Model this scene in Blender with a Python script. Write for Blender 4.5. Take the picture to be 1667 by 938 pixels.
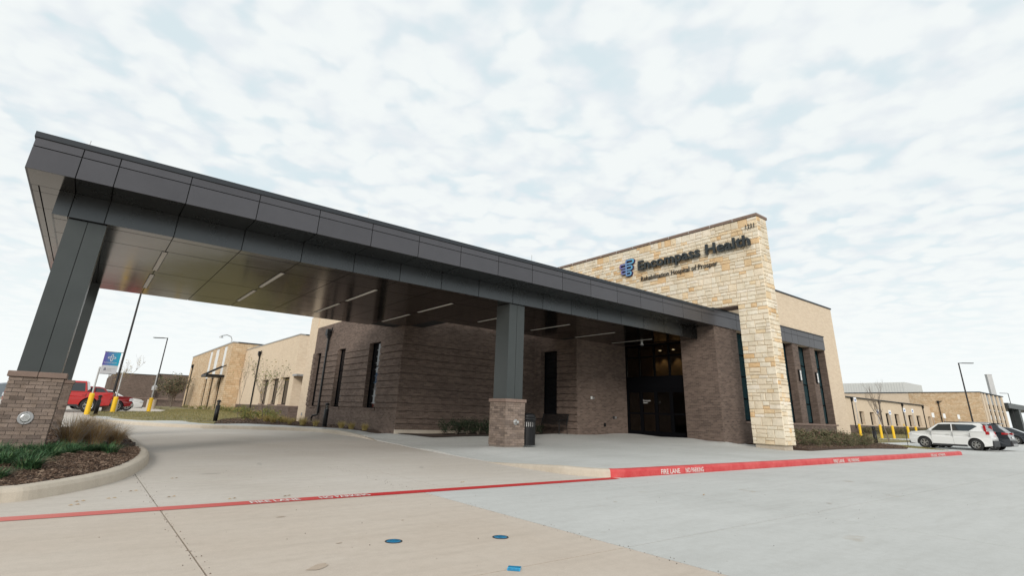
import bpy, bmesh, math, random
from mathutils import Vector, Matrix
random.seed(7)
C = bpy.context.scene
for o in list(bpy.data.objects): bpy.data.objects.remove(o)
COL = C.collection

# ------------------------------------------------------------------ camera
YAW, PITCH, ROLL, CAM_H = 0.66057, 0.33426, 0.035257, 1.12
F = Vector((math.sin(YAW)*math.cos(PITCH), math.cos(YAW)*math.cos(PITCH), math.sin(PITCH)))
R0 = Vector((math.cos(YAW), -math.sin(YAW), 0)); U0 = R0.cross(F)
Rv = R0*math.cos(ROLL)+U0*math.sin(ROLL); Uv = -R0*math.sin(ROLL)+U0*math.cos(ROLL)
cd = bpy.data.cameras.new('camera'); cam = bpy.data.objects.new('camera', cd); COL.objects.link(cam)
cam.matrix_world = Matrix(((Rv.x, Uv.x, -F.x, 0), (Rv.y, Uv.y, -F.y, 0), (Rv.z, Uv.z, -F.z, CAM_H), (0, 0, 0, 1)))
cd.sensor_width = 36; cd.lens = 840*36/1667; cd.shift_y = -86.5/1667
cd.clip_start = 0.05; cd.clip_end = 8000
C.camera = cam
C.render.resolution_x, C.render.resolution_y = 1024, 577

# ------------------------------------------------------------------ sky and sun
SUN_D = Vector((-0.62, -0.66, 0.38)).normalized()
elev = math.asin(SUN_D.z); azim = math.atan2(SUN_D.x, SUN_D.y)
w = bpy.data.worlds.new('World'); C.world = w; w.use_nodes = True
nt = w.node_tree; N = nt.nodes; Lk = nt.links; N.clear()
def nd(t, **k):
    n = N.new(t)
    for a, b in k.items(): setattr(n, a, b)
    return n
out = nd('ShaderNodeOutputWorld'); bg = nd('ShaderNodeBackground'); bg.inputs[1].default_value = 0.1
sky = nd('ShaderNodeTexSky', sky_type='NISHITA', sun_disc=False)
sky.sun_elevation = elev; sky.sun_rotation = azim; sky.air_density = 1.2; sky.dust_density = 2.0
tc = nd('ShaderNodeTexCoord'); sep = nd('ShaderNodeSeparateXYZ'); Lk.new(tc.outputs['Generated'], sep.inputs[0])
def m(op, a, b=None, c=None):
    n = nd('ShaderNodeMath', operation=op)
    for i, v in enumerate((a, b, c)):
        if v is None: continue
        if isinstance(v, (int, float)): n.inputs[i].default_value = v
        else: Lk.new(v, n.inputs[i])
    return n.outputs[0]
zc = m('MAXIMUM', sep.outputs[2], 0.0)
den = m('ADD', zc, 0.10)
comb = nd('ShaderNodeCombineXYZ')
Lk.new(m('DIVIDE', sep.outputs[0], den), comb.inputs[0]); Lk.new(m('DIVIDE', sep.outputs[1], den), comb.inputs[1])
def noise(scale, detail, rough, dist=0.0, vec=None, off=0.0):
    n = nd('ShaderNodeTexNoise'); n.inputs['Scale'].default_value = scale; n.inputs['Detail'].default_value = detail
    n.inputs['Roughness'].default_value = rough; n.inputs['Distortion'].default_value = dist
    mp = nd('ShaderNodeMapping'); mp.inputs['Location'].default_value = (off, off*1.7, off*0.3); Lk.new(vec or comb.outputs[0], mp.inputs[0]); Lk.new(mp.outputs[0], n.inputs['Vector'])
    return n.outputs[0]
def ramp(v, stops):
    r = nd('ShaderNodeValToRGB'); r.color_ramp.interpolation = 'EASE'
    e = r.color_ramp.elements
    while len(e) < len(stops): e.new(0.5)
    for k, (p, c) in enumerate(stops): e[k].position = p; e[k].color = (c[0], c[1], c[2], 1)
    Lk.new(v, r.inputs[0]); return r.outputs[0]
puffs = noise(7.5, 4, 0.55, 0.15)
broad = noise(0.9, 3, 0.5, 0.2, off=3.1)
shade = noise(6.0, 3, 0.6, 0.15, off=11.0)
# small rounded puffs (altocumulus): smooth cells, warped a little by noise
wn = nd('ShaderNodeTexNoise'); wn.inputs['Scale'].default_value = 5.0; wn.inputs['Detail'].default_value = 3; Lk.new(comb.outputs[0], wn.inputs['Vector'])
wv = nd('ShaderNodeVectorMath', operation='MULTIPLY_ADD'); wv.inputs[1].default_value = (0.26, 0.26, 0); Lk.new(wn.outputs[1], wv.inputs[0]); Lk.new(comb.outputs[0], wv.inputs[2])
vo = nd('ShaderNodeTexVoronoi', feature='SMOOTH_F1'); vo.inputs['Scale'].default_value = 10.0; vo.inputs['Smoothness'].default_value = 0.55; Lk.new(wv.outputs[0], vo.inputs['Vector'])
cell = m('SUBTRACT', 1.0, m('MULTIPLY', vo.outputs['Distance'], 1.25))
cov = m('ADD', m('ADD', m('MULTIPLY', puffs, 0.34), m('MULTIPLY', broad, 0.34)), m('MULTIPLY', cell, 0.36))
cover = ramp(cov, [(0.27, (0, 0, 0)), (0.47, (1, 1, 1))])
shd = m('ADD', m('MULTIPLY', shade, 0.45), m('MULTIPLY', cov, 0.55))
cloudc = ramp(shd, [(0.38, (6.25, 6.62, 6.88)), (0.56, (6.9, 7.22, 7.22))])
gap = nd('ShaderNodeMix', data_type='RGBA'); gap.inputs[0].default_value = 0.92
Lk.new(sky.outputs[0], gap.inputs[6]); gap.inputs[7].default_value = (5.75, 6.6, 6.9, 1)
mx = nd('ShaderNodeMix', data_type='RGBA'); Lk.new(cover, mx.inputs[0]); Lk.new(gap.outputs[2], mx.inputs[6]); Lk.new(cloudc, mx.inputs[7])
hz = nd('ShaderNodeMix', data_type='RGBA')
Lk.new(ramp(zc, [(0.0, (1, 1, 1)), (0.34, (0, 0, 0))]), hz.inputs[0]); Lk.new(mx.outputs[2], hz.inputs[6]); hz.inputs[7].default_value = (7.3, 7.6, 7.55, 1)
Lk.new(hz.outputs[2], bg.inputs[0]); Lk.new(bg.outputs[0], out.inputs[0])
sd = bpy.data.lights.new('sun', 'SUN'); sd.energy = 1.5; sd.angle = math.radians(16); sd.color = (1, 0.95, 0.88)
so = bpy.data.objects.new('sun', sd); COL.objects.link(so); so.rotation_euler = SUN_D.to_track_quat('Z', 'Y').to_euler()
C.view_settings.view_transform = 'Standard'; C.view_settings.look = 'None'; C.view_settings.gamma = 1; C.view_settings.exposure = 0.38
C.view_settings.use_curve_mapping = False

# ------------------------------------------------------------------ materials
def rgb(*c): return (c[0], c[1], c[2], 1)
class M:
    """small node-material builder"""
    def __init__(s, name, rough=0.8, metallic=0.0, spec=0.5):
        s.m = bpy.data.materials.new(name); s.m.use_nodes = True; s.t = s.m.node_tree; s.b = s.t.nodes['Principled BSDF']
        s.b.inputs['Roughness'].default_value = rough; s.b.inputs['Metallic'].default_value = metallic; s.b.inputs['Specular IOR Level'].default_value = spec
    def n(s, t, **k):
        x = s.t.nodes.new(t)
        for a, b in k.items(): setattr(x, a, b)
        return x
    def l(s, a, b): s.t.links.new(a, b)
    def vec(s, kind='UV'):
        if kind == 'POS': return s.n('ShaderNodeNewGeometry').outputs['Position']
        return s.n('ShaderNodeTexCoord').outputs[kind]
    def noise(s, scale, detail=4, rough=0.55, kind='POS', stretch=None):
        x = s.n('ShaderNodeTexNoise'); x.inputs['Scale'].default_value = scale; x.inputs['Detail'].default_value = detail; x.inputs['Roughness'].default_value = rough
        v = s.vec(kind)
        if stretch:
            mp = s.n('ShaderNodeMapping'); mp.inputs['Scale'].default_value = stretch; s.l(v, mp.inputs[0]); v = mp.outputs[0]
        s.l(v, x.inputs['Vector']); return x.outputs[0]
    def ramp(s, v, stops, interp='LINEAR'):
        r = s.n('ShaderNodeValToRGB'); r.color_ramp.interpolation = interp; e = r.color_ramp.elements
        while len(e) < len(stops): e.new(0.5)
        for k, (p, c) in enumerate(stops): e[k].position = p; e[k].color = (*c, 1)
        s.l(v, r.inputs[0]); return r.outputs[0]
    def mix(s, f, a, b, mode='MIX'):
        x = s.n('ShaderNodeMix', data_type='RGBA', blend_type=mode)
        for i, v in ((0, f), (6, a), (7, b)):
            if isinstance(v, (int, float)): x.inputs[i].default_value = v
            elif isinstance(v, tuple): x.inputs[i].default_value = (*v[:3], 1)
            else: s.l(v, x.inputs[i])
        return x.outputs[2]
    def col(s, v):
        if isinstance(v, tuple): s.b.inputs['Base Color'].default_value = (*v[:3], 1)
        else: s.l(v, s.b.inputs['Base Color'])
        return s
    def bump(s, h, strength=0.3, dist=0.01):
        x = s.n('ShaderNodeBump'); x.inputs['Strength'].default_value = strength; x.inputs['Distance'].default_value = dist
        s.l(h, x.inputs['Height']); s.l(x.outputs[0], s.b.inputs['Normal']); return s
    def math(s, op, a, b=0.5):
        x = s.n('ShaderNodeMath', operation=op)
        for i, v in enumerate((a, b)):
            if isinstance(v, (int, float)): x.inputs[i].default_value = v
            else: s.l(v, x.inputs[i])
        return x.outputs[0]

def flat(name, c, rough=0.6, metallic=0.0, var=0.12, scale=6.0, spec=0.5):
    k = M(name, rough, metallic, spec); c = tuple(c)
    n = k.noise(scale, 5)
    k.col(k.mix(k.ramp(n, [(0.3, (0, 0, 0)), (0.7, (1, 1, 1))]), tuple(x*(1-var) for x in c), tuple(min(1, x*(1+var)) for x in c)))
    k.l(k.math('ADD', k.math('MULTIPLY', n, 0.2), rough-0.1), k.b.inputs['Roughness'])
    return k.m
def brickmat(name, cols, mortar, bw=0.203, bh=0.0677, ms=0.010, bump=0.5, stain=0.25, cv=0.86, fv=0.92):
    k = M(name, 0.88, spec=0.25)
    def bt(a, b, mo):
        t = k.n('ShaderNodeTexBrick'); t.offset = 0.5; t.inputs['Scale'].default_value = 1
        t.inputs['Brick Width'].default_value = bw; t.inputs['Row Height'].default_value = bh; t.inputs['Mortar Size'].default_value = ms/2; t.inputs['Mortar Smooth'].default_value = 0.1
        t.inputs['Color1'].default_value = (*a, 1); t.inputs['Color2'].default_value = (*b, 1); t.inputs['Mortar'].default_value = (*mo, 1); t.inputs['Bias'].default_value = 0
        k.l(k.vec('UV'), t.inputs['Vector']); return t
    t = bt(cols[0], cols[1], mortar)
    big = k.ramp(k.noise(0.55, 5, 0.6), [(0.3, (1-stain, 1-stain, 1-stain)), (0.7, (1, 1, 1))])
    fine = k.ramp(k.noise(45, 3, 0.6), [(0.25, (0.92, 0.92, 0.92)), (0.75, (1.05, 1.05, 1.05))])
    course = k.ramp(k.noise(1.0, 2, 0.5, 'UV', (1.3, 11.0, 1)), [(0.3, (cv, cv*0.99, cv*0.98)), (0.7, (1.96-cv, 1.95-cv, 1.94-cv))])
    c = k.mix(1.0, t.outputs[0], big, 'MULTIPLY'); c = k.mix(1.0, c, fine, 'MULTIPLY'); c = k.mix(1.0, c, course, 'MULTIPLY')
    k.col(c); k.bump(k.math('SUBTRACT', 1.0, t.outputs['Fac']), bump, 0.006)
    return k.m
def randmat(name, stops, rough=0.85, grain=30, var=(0.8, 1.15), bump=0.5, seedmix=True):
    """colour picked per object / loose piece, with grain"""
    k = M(name, rough, spec=0.3)
    r1 = k.n('ShaderNodeObjectInfo').outputs['Random']; r2 = k.n('ShaderNodeNewGeometry').outputs['Random Per Island']
    r = k.math('FRACT', k.math('ADD', r1, r2))
    c = k.ramp(r, stops)
    g = k.noise(grain, 5, 0.65); g2 = k.noise(grain*0.16, 3, 0.6)
    c = k.mix(1.0, c, k.ramp(g, [(0.3, (var[0],)*3), (0.7, (var[1],)*3)]), 'MULTIPLY')
    c = k.mix(1.0, c, k.ramp(g2, [(0.3, (0.86, 0.84, 0.8)), (0.65, (1.05, 1.05, 1.06))]), 'MULTIPLY')
    k.col(c); k.bump(g, bump, 0.012); return k.m
def concrete(name, a, b, warm=0.0, streak=(0.35, 2.2, 1)):
    k = M(name, 0.82, spec=0.3)
    n1 = k.noise(0.35, 6, 0.6); n2 = k.noise(2.2, 6, 0.65, stretch=streak); n3 = k.noise(90, 2, 0.6)
    c = k.mix(k.ramp(n1, [(0.35, (0, 0, 0)), (0.68, (1, 1, 1))]), a, b)
    c = k.mix(1.0, c, k.ramp(n2, [(0.30, (0.93, 0.925, 0.92)), (0.52, (1, 1, 1)), (0.75, (1.03, 1.03, 1.03))]), 'MULTIPLY')
    c = k.mix(1.0, c, k.ramp(n3, [(0.3, (0.93, 0.93, 0.93)), (0.7, (1.04, 1.04, 1.04))]), 'MULTIPLY')
    n4 = k.noise(9, 5, 0.75); c = k.mix(1.0, c, k.ramp(n4, [(0.3, (0.94, 0.935, 0.925)), (0.6, (1.02, 1.02, 1.02))]), 'MULTIPLY')
    pit = k.noise(38, 3, 0.6); c = k.mix(k.ramp(pit, [(0.71, (0, 0, 0)), (0.75, (1, 1, 1))]), c, k.mix(1.0, c, (0.70, 0.66, 0.62), 'MULTIPLY'))
    sp = k.noise(1.25, 3, 0.5); c = k.mix(k.ramp(sp, [(0.70, (0, 0, 0)), (0.76, (1, 1, 1))]), c, k.mix(1.0, c, (0.86, 0.80, 0.74), 'MULTIPLY'))
    hair = k.noise(14, 4, 0.7, stretch=(0.25, 1.6, 1)); c = k.mix(k.ramp(hair, [(0.70, (0, 0, 0)), (0.78, (1, 1, 1))]), c, k.mix(1.0, c, (0.88, 0.86, 0.84), 'MULTIPLY'))
    k.col(c); k.bump(n3, 0.12, 0.003); return k.m
def paint(name, c, rough=0.25, coat=0.6, metallic=0.0):
    k = M(name, rough, metallic); k.col(c); k.b.inputs['Coat Weight'].default_value = coat; k.b.inputs['Coat Roughness'].default_value = 0.06; return k.m
def panelmat(name, c, rough, metallic):
    k = M(name, rough, metallic, 0.5)
    r = k.n('ShaderNodeObjectInfo').outputs['Random']
    n = k.noise(1.6, 4, 0.6); f = k.noise(260, 1, 0.5)
    cc = k.mix(1.0, c, k.ramp(r, [(0, (0.93, 0.93, 0.93)), (1, (1.06, 1.06, 1.06))]), 'MULTIPLY')
    cc = k.mix(1.0, cc, k.ramp(n, [(0.3, (0.93, 0.93, 0.93)), (0.7, (1.05, 1.05, 1.05))]), 'MULTIPLY')
    k.col(cc); k.l(k.math('ADD', k.math('MULTIPLY', n, 0.10), rough-0.05), k.b.inputs['Roughness'])
    k.bump(k.noise(1.3, 3, 0.5), 0.10, 0.02)
    return k.m
MT = dict(
 fascia=panelmat('charcoal metal panel', (0.088, 0.086, 0.094), 0.36, 0.5),
 soffit=panelmat('bronze soffit panel', (0.100, 0.088, 0.077), 0.15, 0.95),
 beam=panelmat('beam panel', (0.082, 0.087, 0.090), 0.28, 0.9),
 core=flat('black joint backing', (0.012, 0.012, 0.013), 0.8),
 cap=flat('dark flashing', (0.026, 0.031, 0.038), 0.6, 0.1),
 steel=flat('column cladding', (0.062, 0.070, 0.070), 0.42, 0.4, var=0.05, scale=2),
 lens=flat('light lens', (0.72, 0.68, 0.62), 0.4, var=0.02),
 capstone=flat('brown cast stone', (0.22, 0.155, 0.125), 0.8, var=0.12),
 mortar=flat('mortar', (0.21, 0.175, 0.15), 0.95, var=0.15, scale=40),
 pbrick=randmat('pier brick', [(0, (0.15, 0.116, 0.098)), (0.2, (0.21, 0.162, 0.135)), (0.6, (0.25, 0.193, 0.16)), (1, (0.295, 0.227, 0.187))], 0.85, 40),
 brown=brickmat('brown brick', ((0.215, 0.158, 0.130), (0.125, 0.092, 0.077)), (0.24, 0.19, 0.16), bump=0.8),
 cream=brickmat('cream brick', ((0.78, 0.65, 0.50), (0.70, 0.565, 0.42)), (0.66, 0.54, 0.41), stain=0.06, bump=0.15, cv=0.96),
 stone=randmat('limestone', [(0, (0.76, 0.65, 0.49)), (0.25, (0.82, 0.74, 0.60)), (0.5, (0.78, 0.67, 0.51)), (0.62, (0.84, 0.76, 0.64)), (0.80, (0.80, 0.64, 0.43)), (1, (0.74, 0.50, 0.27))], 0.85, 9, (0.90, 1.07), 0.45),
 stonemortar=flat('stone mortar', (0.72, 0.60, 0.44), 0.95, var=0.1, scale=20),
 road=concrete('driveway concrete', (0.535, 0.48, 0.42), (0.60, 0.55, 0.495)),
 roadw=concrete('warm driveway concrete', (0.53, 0.45, 0.375), (0.57, 0.50, 0.43)),
 roadb=concrete('grey road concrete', (0.50, 0.50, 0.48), (0.56, 0.56, 0.54)),
 walk=concrete('pavement concrete', (0.50, 0.50, 0.475), (0.58, 0.58, 0.56)),
 kerb=concrete('kerb concrete', (0.50, 0.43, 0.345), (0.60, 0.535, 0.45), streak=(3, 3, 0.3)),
 tealglass=M('painted teal reflection glass', 0.04, 0.0, 0.9).col((0.012, 0.045, 0.055)).m,  # teal reflection is painted into the base colour of these panes
 glass=M('dark window glass', 0.03, 0.0, 0.6).col((0.004, 0.006, 0.008)).m,
 frame=flat('black aluminium frame', (0.004, 0.004, 0.005), 0.8, 0.0, spec=0.05),
 black=flat('black powder coat', (0.009, 0.009, 0.010), 0.45, 0.0, spec=0.35),
 chrome=M('bright metal', 0.28, 0.9).col((0.62, 0.62, 0.61)).m,
 white=flat('white metal', (0.75, 0.75, 0.74), 0.5, var=0.04),
 yellow=flat('yellow plastic sleeve', (0.82, 0.50, 0.015), 0.5, var=0.06),
 rubber=flat('tyre rubber', (0.018, 0.018, 0.018), 0.85),
 mulch=randmat('wood mulch', [(0, (0.045, 0.026, 0.017)), (0.4, (0.10, 0.062, 0.042)), (0.7, (0.165, 0.11, 0.078)), (1, (0.26, 0.19, 0.14))], 0.95, 60),
 soil=flat('mulch bed soil', (0.062, 0.038, 0.026), 0.95, var=0.5, scale=30),
 blade=randmat('dark green blades', [(0, (0.025, 0.07, 0.03)), (0.5, (0.045, 0.115, 0.045)), (0.9, (0.08, 0.16, 0.06)), (1, (0.14, 0.2, 0.08))], 0.6, 20, bump=0.0),
 straw=randmat('dry grass blades', [(0, (0.20, 0.14, 0.08)), (0.4, (0.40, 0.27, 0.14)), (0.75, (0.55, 0.38, 0.20)), (1, (0.30, 0.25, 0.13))], 0.8, 20, bump=0.0),
 twig=flat('grey brown bark', (0.17, 0.135, 0.11), 0.9, var=0.3, scale=30),
 gold=randmat('golden tuft blades', [(0, (0.42, 0.33, 0.12)), (0.5, (0.55, 0.42, 0.17)), (1, (0.30, 0.27, 0.10))], 0.8, 20, bump=0.0),
 sage=randmat('sage leaves', [(0, (0.055, 0.075, 0.035)), (0.35, (0.115, 0.13, 0.065)), (0.6, (0.20, 0.19, 0.10)), (0.8, (0.26, 0.20, 0.13)), (1, (0.27, 0.14, 0.12))], 0.8, 20, bump=0.0),
 leafdark=randmat('dark shrub leaves', [(0, (0.012, 0.022, 0.012)), (1, (0.045, 0.065, 0.03))], 0.6, 20, bump=0.0),
 leafy=randmat('young tree leaves', [(0, (0.09, 0.13, 0.035)), (0.6, (0.18, 0.21, 0.06)), (1, (0.38, 0.27, 0.08))], 0.7, 20, bump=0.0),
 lawn=flat('lawn soil', (0.20, 0.17, 0.075), 0.95, var=0.35, scale=3),
 turf=randmat('winter turf', [(0, (0.14, 0.16, 0.05)), (0.5, (0.27, 0.23, 0.095)), (1, (0.36, 0.29, 0.13))], 0.9, 20, bump=0.0),
 field=flat('far ground', (0.24, 0.215, 0.16), 0.95, var=0.25, scale=0.05),
 signblack=flat('sign letter black', (0.022, 0.028, 0.03), 0.45, var=0.05),
 textblack=flat('flat letter black', (0.02, 0.018, 0.017), 0.6, var=0.05),
 textwhite=flat('white stencil paint', (0.72, 0.66, 0.62), 0.7, var=0.12, scale=60),
 carwhite=paint('white car paint', (0.72, 0.72, 0.71)), carblack=paint('blue black car paint', (0.012, 0.016, 0.022)),
 carred=paint('bright red car paint', (0.42, 0.010, 0.008)), cardkred=paint('dark red car paint', (0.22, 0.008, 0.010)),
 carglass=M('car glass', 0.04, 0, 0.8).col((0.018, 0.024, 0.028)).m, plastic=flat('grey black plastic', (0.03, 0.03, 0.032), 0.6),
 taillamp=paint('red lamp lens', (0.38, 0.01, 0.014), 0.15, 1.0), headlamp=paint('clear lamp lens', (0.55, 0.57, 0.6), 0.1, 1.0),
 teal=flat('blue plastic cover', (0.012, 0.16, 0.30), 0.4, var=0.35, scale=30), pent=flat('ribbed white siding', (0.66, 0.66, 0.63), 0.7, var=0.04),
 interior=flat('lobby wall', (0.30, 0.22, 0.14), 0.8), rail=flat('tan cable', (0.5, 0.4, 0.3), 0.7),
 galv=flat('galvanised post', (0.42, 0.42, 0.42), 0.45, 0.6), hills=flat('distant treeline', (0.20, 0.23, 0.26), 0.95, var=0.2, scale=0.02),
)
# worn red paint
k = M('red kerb paint', 0.55, spec=0.4); n = k.noise(3.0, 6, 0.7); n2 = k.noise(22, 5, 0.75)
c = k.mix(k.ramp(n, [(0.35, (0, 0, 0)), (0.7, (1, 1, 1))]), (0.52, 0.032, 0.036), (0.64, 0.105, 0.10))
c = k.mix(k.ramp(n2, [(0.60, (0, 0, 0)), (0.76, (1, 1, 1))]), c, (0.62, 0.30, 0.26)); k.col(c); MT['redkerb'] = k.m
k = M('worn red lane paint', 0.7, spec=0.3); n = k.noise(0.55, 3, 0.6); n2 = k.noise(26, 5, 0.8)
gx = k.n('ShaderNodeSeparateXYZ'); k.l(k.vec('POS'), gx.inputs[0])
fade = k.ramp(k.math('ADD', k.math('MULTIPLY', gx.outputs[0], 0.10), k.math('MULTIPLY', n, 0.35)), [(0.10, (0, 0, 0)), (0.52, (1, 1, 1))])
c = k.mix(fade, (0.62, 0.20, 0.17), (0.50, 0.022, 0.022)); c = k.mix(k.ramp(n2, [(0.60, (0, 0, 0)), (0.75, (1, 1, 1))]), c, (0.62, 0.33, 0.28)); k.col(c); MT['redline'] = k.m
# clear glass for the lobby: tinted pass-through plus reflection
k = M('tinted lobby glass'); tr = k.n('ShaderNodeBsdfTransparent'); tr.inputs[0].default_value = (0.46, 0.45, 0.42, 1)
gl = k.n('ShaderNodeBsdfGlossy'); gl.inputs['Roughness'].default_value = 0.02; fr = k.n('ShaderNodeFresnel'); fr.inputs[0].default_value = 1.5
ms = k.n('ShaderNodeMixShader'); k.l(fr.outputs[0], ms.inputs[0]); k.l(tr.outputs[0], ms.inputs[1]); k.l(gl.outputs[0], ms.inputs[2])
k.l(ms.outputs[0], k.t.nodes['Material Output'].inputs[0]); MT['clear'] = k.m
# gradient print of logo and banner (colour belongs to the print): along object coordinate
def gradmat(name, axis, a, b, ca, cb, rough=0.35):
    k = M(name, rough, spec=0.5); s = k.n('ShaderNodeSeparateXYZ'); k.l(k.vec('POS'), s.inputs[0])
    v = k.math('DIVIDE', k.math('SUBTRACT', s.outputs[axis], a), b-a)
    k.col(k.ramp(v, [(0, ca), (1, cb)])); return k.m
MT['logo'] = gradmat('logo gradient face', 1, 18.2, 17.15, (0.20, 0.13, 0.34), (0.12, 0.50, 0.72))
MT['banner'] = gradmat('banner gradient print', 0, 0.55, 1.45, (0.10, 0.06, 0.30), (0.0, 0.32, 0.45), 0.6)
MT['lampglow'] = M('downlight', 0.5).m
bb = MT['lampglow'].node_tree.nodes['Principled BSDF']; bb.inputs['Emission Color'].default_value = (1, 0.8, 0.5, 1); bb.inputs['Emission Strength'].default_value = 1.5

# ------------------------------------------------------------------ mesh helpers
class MB:
    def __init__(s): s.v = []; s.f = []
    def add(s, vs, fs):
        o = len(s.v); s.v += [tuple(v) for v in vs]; s.f += [tuple(i+o for i in f) for f in fs]; return s
    def box(s, x0, x1, y0, y1, z0, z1):
        return s.add([(x0, y0, z0), (x1, y0, z0), (x1, y1, z0), (x0, y1, z0), (x0, y0, z1), (x1, y0, z1), (x1, y1, z1), (x0, y1, z1)],
                     [(0, 3, 2, 1), (4, 5, 6, 7), (0, 1, 5, 4), (1, 2, 6, 5), (2, 3, 7, 6), (3, 0, 4, 7)])
    def tube(s, pts, r, n=8, r1=None):
        pts = [Vector(p) for p in pts]; m_ = len(pts); vs = []; fs = []
        for i, p in enumerate(pts):
            d = (pts[min(i+1, m_-1)]-pts[max(i-1, 0)]).normalized(); a = d.cross(Vector((0, 0, 1)))
            if a.length < 0.05: a = d.cross(Vector((1, 0, 0)))
            a.normalize(); b = d.cross(a); rr = r if r1 is None else r+(r1-r)*i/(m_-1)
            for j in range(n): t = 2*math.pi*j/n; vs.append(p+a*rr*math.cos(t)+b*rr*math.sin(t))
        for i in range(m_-1):
            for j in range(n): fs.append((i*n+j, i*n+(j+1) % n, (i+1)*n+(j+1) % n, (i+1)*n+j))
        fs.append(tuple(range(n))[::-1]); fs.append(tuple((m_-1)*n+j for j in range(n))); return s.add(vs, fs)
    def lathe(s, prof, c=(0, 0, 0), n=20, axis='z', caps=True):
        vs = []; fs = []
        for (r, z) in prof:
            for j in range(n):
                t = 2*math.pi*j/n; a, b = r*math.cos(t), r*math.sin(t)
                vs.append({'z': (c[0]+a, c[1]+b, c[2]+z), 'y': (c[0]+a, c[1]+z, c[2]+b), 'x': (c[0]+z, c[1]+a, c[2]+b)}[axis])
        for i in range(len(prof)-1):
            for j in range(n): fs.append((i*n+j, i*n+(j+1) % n, (i+1)*n+(j+1) % n, (i+1)*n+j))
        if caps: fs.append(tuple(range(n))[::-1]); fs.append(tuple((len(prof)-1)*n+j for j in range(n)))
        return s.add(vs, fs)
    def prism(s, pts, fn0, fn1):
        n = len(pts); vs = [fn0(*p) for p in pts]+[fn1(*p) for p in pts]
        return s.add(vs, [tuple(range(n))[::-1], tuple(range(n, 2*n))]+[(i, (i+1) % n, n+(i+1) % n, n+i) for i in range(n)])
    def leaf(s, p, size, up=0.3):
        p = Vector(p); a = Vector((random.gauss(0, 1), random.gauss(0, 1), random.gauss(0, up))).normalized()
        b = a.cross(Vector((random.gauss(0, 1), random.gauss(0, 1), random.gauss(0, 1)))).normalized()
        return s.add([p-a*size*0.5, p+b*size*0.28, p+a*size*0.5, p-b*size*0.28], [(0, 1, 2, 3)])
    def blade(s, p, h, lean, ang, w_, seg=3, droop=0.6):
        p = Vector(p); d = Vector((math.cos(ang), math.sin(ang), 0)); sd_ = Vector((-d.y, d.x, 0)); vs = []; fs = []
        for i in range(seg+1):
            t = i/seg; q = p+d*lean*(t**1.6)+Vector((0, 0, h*(t-droop*t*t*min(1, lean/h)*0.7))); ww = w_*(1-t)*0.5+0.0006
            vs += [q-sd_*ww, q+sd_*ww]
        for i in range(seg): fs.append((2*i, 2*i+1, 2*i+3, 2*i+2))
        return s.add(vs, fs)

def mesh(name, mb, mat, smooth=False, off=(0, 0, 0)):
    me = bpy.data.meshes.new(name); me.from_pydata([(v[0]-off[0], v[1]-off[1], v[2]-off[2]) for v in mb.v], [], mb.f)
    uv = me.uv_layers.new(name='UVMap'); V = mb.v; data = []
    for p in me.polygons:
        nx, ny, nz = (abs(c) for c in p.normal)
        for vi in p.vertices:
            x, y, z = V[vi]
            data += [x, y] if nz >= nx and nz >= ny else ([y, z] if nx >= ny else [x, z])
    uv.data.foreach_set('uv', data)
    me.materials.append(MT[mat] if isinstance(mat, str) else mat)
    if smooth:
        for p in me.polygons: p.use_smooth = True
    me.update(); return me
def link(name, me, parent=None, **pr):
    o = bpy.data.objects.new(name, me); COL.objects.link(o)
    if parent: o.parent = parent
    for a, b in pr.items(): o[a] = b
    return o
OFF = {}
def thing(name, label, cat, loc=(0, 0, 0), rotz=0.0, group=None, scale=1.0):
    o = link(name, None, label=label, category=cat); o.location = loc; o.rotation_euler = (0, 0, rotz); o.scale = (scale,)*3; o.empty_display_size = 0.2
    if group: o['group'] = group
    OFF[o.name] = (0, 0, 0); return o
def world(t): OFF[t.name] = tuple(t.location)   # parts of this thing are written in world coordinates
def part(t, name, mb, mat, smooth=False, bevel=0, **pr):
    root = t
    while root.parent: root = root.parent
    o = link(name, mesh(name, mb, mat, smooth, OFF.get(root.name, (0, 0, 0))), t, **pr)
    if bevel:
        b = o.modifiers.new('bevel', 'BEVEL'); b.width = bevel; b.segments = 3; b.limit_method = 'ANGLE'; b.angle_limit = math.radians(35)
    return o
def solid(name, mb, mat, label, cat, group=None, smooth=False, origin=None):
    org = origin or (0, 0, 0)
    o = link(name, mesh(name, mb, mat, smooth, org), label=label, category=cat); o.location = org
    if group: o['group'] = group
    return o
def struct(name, mb, mat, parent=None, kind='structure', smooth=False):
    o = link(name, mesh(name, mb, mat, smooth), parent)
    if kind and not parent: o['kind'] = kind
    if kind == 'stuff': o['kind'] = 'stuff'
    return o
def copy_thing(t, loc, label=None, rotz=None, scale=None):
    r = t.copy(); COL.objects.link(r); r.location = loc; OFF[r.name] = (0, 0, 0)
    if rotz is not None: r.rotation_euler = (0, 0, rotz)
    if scale is not None: r.scale = (scale,)*3
    if label: r['label'] = label
    for ch in list(t.children):
        c_ = ch.copy(); COL.objects.link(c_); c_.parent = r
        for g_ in list(ch.children):
            d_ = g_.copy(); COL.objects.link(d_); d_.parent = c_
    return r
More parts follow.
